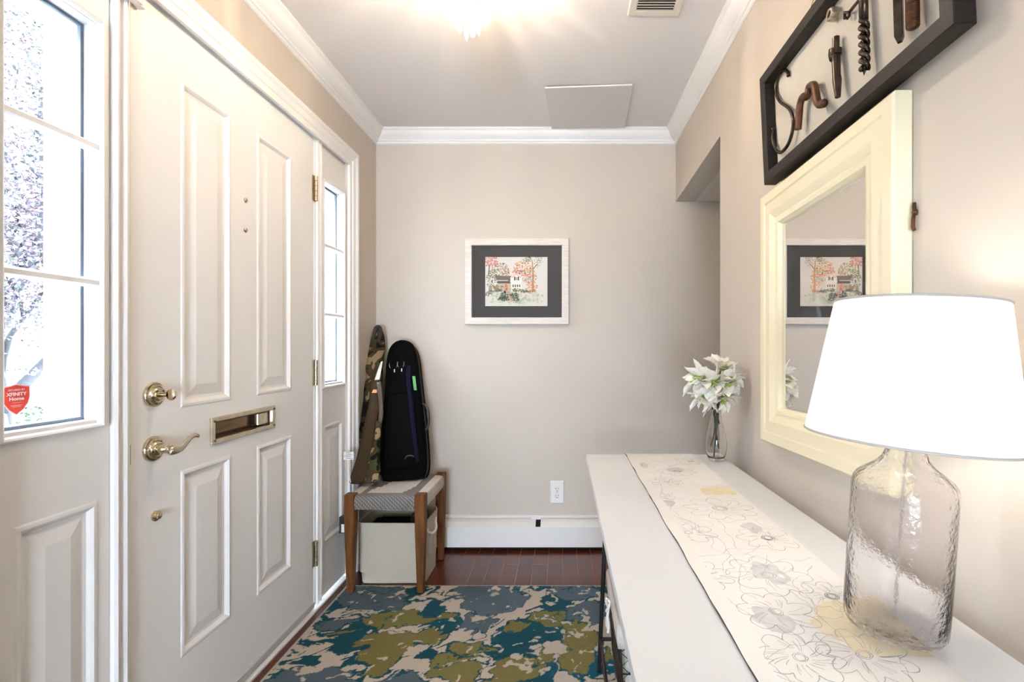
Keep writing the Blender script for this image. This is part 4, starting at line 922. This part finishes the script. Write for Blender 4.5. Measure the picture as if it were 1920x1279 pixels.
bm = nb(); lathe(bm, [(0,.272),(.020,.2785),(.022,.282),(.014,.288),(.012,.318),(0,.318)], o0, 24); bm.transform(tilt); mk('socket', bm, M['nickel'], t, smooth='auto')
bm = nb(); bmesh.ops.create_uvsphere(bm, u_segments=18, v_segments=12, radius=.028); bm.transform(Matrix.Translation(o0+Vector((0,0,.352)))); bm.transform(tilt); mk('bulb', bm, M['bulb'], t, smooth=True)
bm = nb(); SB, ST = .268, .458; rb, rtp = .130, .102
lathe(bm, [(rb,SB),(rtp,ST),(rtp-.0012,ST),(rb-.0012,SB),(rb,SB)], o0, 72); bm.transform(tilt); mk('lamp_shade', bm, M['shade'], t, smooth='auto')
for r, z in ((rb,SB),(rtp,ST)):
    bm = nb(); tube(bm, [o0+Vector((r*math.cos(2*math.pi*i/64), r*math.sin(2*math.pi*i/64), z)) for i in range(65)], .0016, 6, cap=False); bm.transform(tilt); mk('shade_rim', bm, mat('rim_tape', (.40,.38,.36), .8), t, smooth=True)
bm = nb()
for a in (0, 2.09, 4.19): tube(bm, [o0+Vector((0,0,ST-.008)), o0+Vector(((rtp-.002)*math.cos(a),(rtp-.002)*math.sin(a),ST-.003))], .0012, 6)
for s in (1,-1): tube(bm, spline([o0+Vector((0,s*.014,.31)), o0+Vector((0,s*.036,.34)), o0+Vector((0,s*.036,.41)), o0+Vector((0,0,ST-.008))],5), .0012, 6)
bm.transform(tilt); mk('harp', bm, M['nickel'], t)
lp = tilt @ (o0+Vector((0,0,.352)))
light('lamp_light', 'POINT', lp, 8.0, (1,.95,.91), .03)
# ------------------------------------------------------------------ vase and flowers
VXc, VYc = .547, 1.775; VZ = TZ+.0004
t = thing('glass_vase', 'clear teardrop glass vase of white flowers at the far end of the console table', 'vase', (VXc, VYc, VZ))
vo = [(r_*.93,h_*.93) for r_,h_ in [(0,0),(.022,.0),(.030,.006),(.036,.022),(.0405,.045),(.040,.068),(.035,.100),(.027,.135),(.0195,.165),(.0155,.190),(.0165,.205)]]
vi = [(r_*.93,h_*.93) for r_,h_ in [(.0153,.205),(.0142,.190),(.018,.165),(.0255,.135),(.0335,.10),(.0385,.068),(.039,.045),(.034,.022),(.028,.012),(0,.010)]]
bm = nb(); lathe(bm, vo+vi, (VXc,VYc,VZ), 40); mk('vessel', bm, M['vase'], t, smooth=True)
def petal(bm, c, d, L, wd, curl, seed):
    d = d.normalized(); q = Vector((0,0,1)) if abs(d.z) < .9 else Vector((1,0,0)); s = d.cross(q).normalized(); nrm = s.cross(d).normalized()
    rnd = random.Random(seed); th = rnd.random()*1.2-.6; s, nrm = s*math.cos(th)+nrm*math.sin(th), nrm*math.cos(th)-s*math.sin(th)
    R_ = []
    for i in range(10):
        f = i/9; wv = wd*(math.sin(math.pi*min(1,f*.86+.10))**.8)*(1 if f < .85 else (1-f)/.15*.8+.05)
        cen = c+d*(L*f)+nrm*(curl*L*(f*f))
        row = []
        for k in range(5):
            g = (k-2)/2; row.append(cen+s*(wv*g)+nrm*(wv*.45*(abs(g)**1.5)+.0015*math.sin(f*18+g*3+seed)))
        R_.append(row)
    V_ = [[bm.verts.new((min(p.x, XR-.006), min(p.y, YE+.08), p.z)) for p in r] for r in R_]
    for i in range(9):
        for k in range(4):
            bm.faces.new((V_[i][k],V_[i][k+1],V_[i+1][k+1],V_[i+1][k])).material_index = 1 if i < 3 else 0
heads = [((1336,718),1.86,(-.35,-1,.12),.060,'white flower at the centre of the vase bunch, facing the camera'),
         ((1312,712),1.89,(-1,-.55,.25),.062,'white flower at the left of the vase bunch'),
         ((1352,693),1.88,(.30,-.45,1),.062,'white flower at the top of the vase bunch'),
         ((1366,716),1.85,(.75,-1,.05),.056,'white flower at the right of the vase bunch, nearest the wall'),
         ((1322,744),1.87,(-.75,-.6,-.75),.060,'drooping white flower at the lower left of the vase bunch'),
         ((1352,745),1.85,(.15,-.75,-.85),.056,'drooping white flower over the vase neck')]
for k, ((px, py), Y, d, L, lab) in enumerate(heads):
    c = at(px, py, Y*.93); d = Vector(d).normalized(); L *= .93
    t = thing('white_flower', lab, 'flower', tuple(c), 'white flowers in the glass vase')
    bm = nb(); q = Vector((0,0,1)) if abs(d.z) < .8 else Vector((1,0,0)); s = d.cross(q).normalized(); u = s.cross(d)
    for i in range(13):
        a = 2*math.pi*i/6.5+k*.5; rnd = random.Random(k*20+i); op_ = (1.25 if i < 7 else .55)+rnd.uniform(-.15,.15)
        dd = d*.55+(s*math.cos(a)+u*math.sin(a))*op_
        petal(bm, c+dd*.004, dd, L*rnd.uniform(1.0,1.4)*(1 if i < 7 else .8), .0200*rnd.uniform(.85,1.2), rnd.uniform(-.22,.10), k*50+i)
    mk('blossom', bm, [M['frost'], M['petalg']], t, smooth=True)
    bm = nb(); rnd = random.Random(k)
    for i in range(5): 
        dd = (d+(s*math.cos(i*1.25)+u*math.sin(i*1.25))*.3).normalized(); tube(bm, [c, c+dd*.03], lambda q: .0011, 5); 
    mk('stamens', bm, M['petalg'], t)
    if k in (0, 2, 4):
        foot = Vector((VXc+(-.012,.012,-.018)[k//2], VYc+(-.012,.008,.004)[k//2], VZ+(.014,.040,.050)[k//2]))
    else: foot = Vector((VXc+.004*(k-2), VYc+.003, VZ+.13))
    neck = Vector((VXc+.007*math.cos(k*1.05), VYc+.007*math.sin(k*1.05), VZ+.177))
    bm = nb(); tube(bm, spline([c-d*.0, c-d*.012+Vector((0,0,-.01)), neck, (neck+foot)/2+Vector((.006*math.sin(k*2),0,0)), foot],5), .0026, 8); mk('stem', bm, M['stem'], t, smooth=True)
# ------------------------------------------------------------------ mirror on the right wall
MY0, MY1, MZ0, MZ1 = .918, 1.535, .853, 1.597
FR = lambda u, v, h=0: (XR-h, u, v+.016*(MY1-u)/(MY1-MY0))
t = thing('wall_mirror', 'mirror in a wide cream yellow moulded frame hanging on the right wall', 'mirror', (XR, (MY0+MY1)/2, MZ0))
bm = nb(); framesweep(bm, MY0, MY1, MZ0, MZ1, [(0,.001),(0,.032),(.004,.037),(.030,.038),(.034,.034),(.038,.034),(.050,.037),(.066,.036),(.078,.030),(.084,.026),(.088,.026),(.092,.028),(.100,.026),(.106,.016),(.107,.010)], FR); mk('frame', bm, M['cream'], t, smooth='auto', ang=20)
bm = nb(); framesweep(bm, MY0+.104, MY1-.104, MZ0+.104, MZ1-.104, [(0,.006),(0,.0125),(.012,.0145)], FR, fill=0); mk('mirror_glass', bm, M['mirror'], t)
bm = nb(); framesweep(bm, MY0+.1035, MY1-.1035, MZ0+.1035, MZ1-.1035, [(0,.012),(.002,.0140)], FR); mk('rebate', bm, M['black'], t)
t = thing('wall_hook', 'small bronze hook on the right wall at the edge of the cream mirror', 'hook', (XR, .90, 1.37))
bm = nb(); lathe(bm, [(0,-.006),(.004,-.006),(.0055,-.003),(.0055,-.0005),(0,-.0005)], (XR, .908, 1.385), 20, 'x'); mk('rosette', bm, M['iron'], t, smooth='auto')
bm = nb(); tube(bm, spline([(XR-.004,.908,1.402),(XR-.005,.907,1.395),(XR-.004,.908,1.385),(XR-.0065,.907,1.372),(XR-.007,.907,1.358),(XR-.004,.908,1.352)],4), .0032, 8); mk('hook', bm, M['iron'], t, smooth=True)
# ------------------------------------------------------------------ letter-art shadow box
NY0, NY1, NZ0, NZ1 = .757, 1.472, 1.622, 1.936
LEAN = .014
FS = lambda u, v, h=0: (XR-.012-h-LEAN*(v-NZ0)/(NZ1-NZ0), u, v+.009-.014*(u-NY0)/(NY1-NY0))
t = thing('shadow_box', 'black framed shadow box of rusty tools shaped as letters above the mirror', 'wall art', (XR, (NY0+NY1)/2, NZ0))
bm = nb(); framesweep(bm, NY0, NY1, NZ0, NZ1, [(.004,.0),(0,.004),(0,.036),(.0015,.038),(.028,.038),(.030,.036),(.031,.0085)], FS); mk('frame', bm, M['bframe'], t)
bm = nb(); framesweep(bm, NY0+.008, NY1-.008, NZ0+.008, NZ1-.008, [(0,.002),(0,.008)], FS, fill=0); mk('linen_back', bm, M['linen'], t)
XI = XR-.012-.012
def rw(px, py, X=None):
    X = X or .612; Y = F*X/(px-VX); return Vector((X, Y, H+(VY-py)*Y/F))
def za(x, y, X=None): return rw(1420+x/6.394, 100+y/6.394, X)
def zb(x, y, X=None): return rw(1530+x/6.395, y/6.395, X)
bm = nb(); P = spline([za(*p, .607) for p in ((372,272),(362,220),(325,198),(280,225),(240,300),(222,390),(232,490),(275,580),(345,630),(400,690),(428,790),(425,900),(395,1030),(345,1130),(275,1190),(212,1140),(182,1020),(188,890))], 4)
tube(bm, P, .0047, 10); mk('hook_letter_s', bm, M['steel'], t, smooth=True)
bm = nb(); X_ = .600
tube(bm, spline([za(488,915,X_),za(500,760,X_),za(512,620,X_),za(545,525,X_),za(590,520,X_),za(612,470,X_),za(625,400,X_),za(680,385,X_),za(700,470,X_),za(715,560,X_),za(740,610,X_),za(805,598,X_)],5), .0095, 10, flat=.9, nrm=(1,0,0)); mk('bracket_letter_m', bm, M['iron'], t, smooth=True)
bm = nb(); X_ = .602
def rod(pts, rad): 
    P = [zb(x, y, X_) for x, y in pts]; tube(bm, P, lambda q: rad[min(len(rad)-1, int(round(q*(len(rad)-1))))], 14)
rod([(240,445),(238,555),(236,580),(232,585),(228,660),(228,690),(240,695),(246,900),(252,960),(262,1165)], [.0075,.0075,.0078,.0135,.0135,.0120,.0090,.0085,.0095,.0060]); mk('bolt_letter_i', bm, M['steel'], t, smooth='auto')
bm = nb(); p = zb(195,172,.600)
rr = []
for r, h in ((.0155,.010),(.0155,-.004),(.0135,-.008),(.0085,-.008),(.0080,-.006),(.0080,.010)):
    rr.append([(p.x+h, p.y+r*math.cos(q*math.pi/3+.3), p.z+r*math.sin(q*math.pi/3+.3)) for q in range(6)])
rings(bm, rr, cap=False, loop=True); mk('nut_dot', bm, M['nutm'], t, bevel=.0008)
bm = nb(); X_ = .600
a, b = zb(568,-330,X_), zb(572,245,X_); tube(bm, [a, b], .0085, 12)
n = 90; e = zb(582,835,X_)
for ph in (0, math.pi):
    P = []
    for i in range(n+1):
        f = i/n; c_ = b+(e-b)*f; an = ph+f*3*2*math.pi; P.append(c_+Vector((.006*math.cos(an), .006*math.sin(an), 0)))
    tube(bm, P, .0050, 8)
tube(bm, [b, e], .004, 8); tube(bm, [e, zb(575,905,X_)], lambda q: .004*(1-q)+.0004, 8); mk('auger_letter_t', bm, M['steel'], t, smooth=True)
bm = nb(); X_ = .604
pw = [zb(395,150,X_), zb(510,10,X_), zb(600,-90,X_), zb(700,-200,X_)]; tube(bm, pw, .0042, 8, flat=.6, nrm=(1,0,0))
for dx in (-28, 22): tube(bm, [zb(398,150,X_), zb(372+dx,172+dx*.9,X_), zb(362+dx*.5,225,X_)], .0034, 8)
mk('wrench_letter_t', bm, M['steel'], t, smooth=True)
bm = nb(); X_ = .602; tube(bm, [zb(980,-600,X_), zb(985,0,X_), zb(998,440,X_), zb(1005,508,X_)], lambda q: .0098 if q < .8 else .005, 4); mk('file_letter_h', bm, M['steel'], t, bevel=.001)
bm = nb(); P = []; a, b = zb(1150,-560,X_), zb(1160,350,X_)
lst = []
for i in range(160):
    f = i/159; c_ = a+(b-a)*f; r = .0098+.0011*math.sin(i*math.pi*.5); r = r if i < 157 else .006; lst.append([c_+Vector((r*math.cos(2*math.pi*k/14), r*math.sin(2*math.pi*k/14), 0)) for k in range(14)])
rings(bm, lst); mk('threaded_rod_letter_h', bm, M['iron'], t, smooth=True)
bm = nb(); tube(bm, [zb(985,-190,.597), zb(1150,-190,.597)], .008, 10); mk('crossbar_letter_h', bm, M['iron'], t, smooth=True)
bm = nb()
nail = Vector((XR-.002, 1.13, 2.14))
for s in (NY0+.10, NY1-.10): tube(bm, [Vector(FS(s, NZ1-.03, 0))+Vector((.004,0,0)), nail], .0009, 5)
tube(bm, [nail+Vector((.004,0,.0)), nail+Vector((-.008,0,.003))], .002, 6); mk('hanging_wire', bm, M['steel'], t)
# ------------------------------------------------------------------ outside: lawn, bushes, maple
bm = nb(); box(bm, (-30, -20, -.60), (-1.62, 40, -.55)); mk('ground', bm, mat('lawn_grass', (.0095,.0140,.0098), .9, var=(2,(.013,.018,.012)), bump=(30,.6,.05)), **S)
LEAF = [mat('maple_leaf', (.070,.042,.048), .6), mat('maple_leaf_purple', (.056,.047,.068), .6), mat('maple_leaf_pink', (.085,.052,.054), .6), mat('leaf_green', (.018,.027,.014), .6), mat('leaf_light', (.026,.036,.020), .6)]
def leafcloud(bm, fn, n, s0, s1, mats, rnd, flatz=.5):
    for i in range(n):
        p = fn(rnd); s = rnd.uniform(s0, s1); 
        a = Vector((rnd.gauss(0,1),rnd.gauss(0,1),rnd.gauss(0,flatz))).normalized(); b = a.cross(Vector((rnd.gauss(0,1),rnd.gauss(0,1),rnd.gauss(0,1)))).normalized()
        c_ = a.cross(b)*.12*s
        mi = rnd.choice(mats); V_ = [p-a*s*.5, p-b*s*.28-a*s*.05+c_, p-b*s*.12+a*s*.12, p+a*s*.55, p+b*s*.12+a*s*.12, p+b*s*.28-a*s*.05+c_]
        bm.faces.new([bm.verts.new(v) for v in V_]).material_index = mi
t = thing('maple_tree', 'pink and purple leaved japanese maple outside the near sidelight window', 'tree', (-4.3, 3.9, -.55))
rnd = random.Random(11); bm = nb(); tips = []
def branch(p, d, L, r, lev):
    P = [p]; 
    for i in range(6): d = (d+Vector((rnd.uniform(-.22,.22),rnd.uniform(-.22,.22),rnd.uniform(-.10,.16)))).normalized(); P.append(P[-1]+d*L/6)
    tube(bm, P, lambda q: r*(1-.45*q), 7)
    tips.extend([P[3], P[5], P[6]] if lev > 0 else [])
    if lev >= 3: return
    for k in range(3 if lev else 4):
        q = P[3+(k % 4)] if lev else P[2+k]
        nd = (d+Vector((rnd.uniform(-.9,.9),rnd.uniform(-.9,.9),rnd.uniform(-.25,.6)))).normalized(); branch(q, nd, L*.68, r*.55, lev+1)
branch(Vector((-4.3,3.9,-.55)), Vector((-.05,-.05,1)), 2.3, .085, 0)
branch(Vector((-4.25,3.85,.2)), Vector((.25,-.75,.8)), 1.6, .055, 1)
for pts_, r_ in ((((120,660,3.75),(98,560,3.7),(78,450,3.65),(84,340,3.6),(74,250,3.6),(76,160,3.55),(48,90,3.5)),.026),(((78,450,3.65),(50,500,3.6),(20,440,3.6),(-10,400,3.6)),.020),(((84,340,3.6),(40,300,3.5),(15,310,3.5),(5,230,3.5)),.014),
                  (((76,180,3.55),(95,140,3.5),(110,110,3.5)),.010),(((74,250,3.6),(30,190,3.55),(36,120,3.5)),.010),(((88,390,3.6),(105,340,3.6),(118,280,3.6)),.010)):
    tube(bm, spline([at(*q) for q in pts_], 4), lambda q, r_=r_: r_*(1-.6*q), 7)
mk('trunk', bm, mat('maple_bark', (.011,.011,.013), .85, bump=(40,.6,.01)), t, smooth=True)
bm = nb()
def fl(r):
    if r.random() < .62:
        v = Vector((r.gauss(0,1), r.gauss(0,1), r.gauss(0,1))).normalized()*r.random()**.4
        q = Vector((-4.05+v.x*1.15, 3.75+v.y*1.15, 2.75+v.z*1.55))
        return q if noise.noise(q*2.2) > -.12 else q+Vector((r.gauss(0,.2), r.gauss(0,.2), r.gauss(0,.08)))
    p = r.choice(tips); return Vector((p.x+r.gauss(0,.20), p.y+r.gauss(0,.20), max(.95, p.z+r.gauss(0,.10))))
leafcloud(bm, fl, 52000, .025, .052, [0,1,1,2,3], rnd)
mk('foliage', bm, LEAF, t)
for k, (x, y, r, lab) in enumerate(((-7.4,5.6,.7,'low green shrub on the lawn beyond the maple trunk'),(-8.2,8.6,1.1,'larger pale green shrub far back on the lawn'),(-5.6,4.2,.45,'small green shrub close to the maple trunk'))):
    t = thing('green_shrub', lab, 'shrub', (x,y,-.55), 'shrubs on the front lawn'); bm = nb()
    def f2(q, x=x, y=y, r=r):
        v = Vector((q.gauss(0,1),q.gauss(0,1),abs(q.gauss(0,.7)))).normalized()*r*q.uniform(.6,1); return Vector((x+v.x,y+v.y,-.52+v.z*.9))
    leafcloud(bm, f2, 2200, .05, .11, [3,4], rnd); mk('foliage', bm, LEAF, t)
    bm = nb(); tube(bm, [(x,y,-.55),(x+.02,y,-.1)], .03, 6); mk('stem', bm, bpy.data.materials['maple_bark'], t)
print('objects', len(bpy.data.objects))
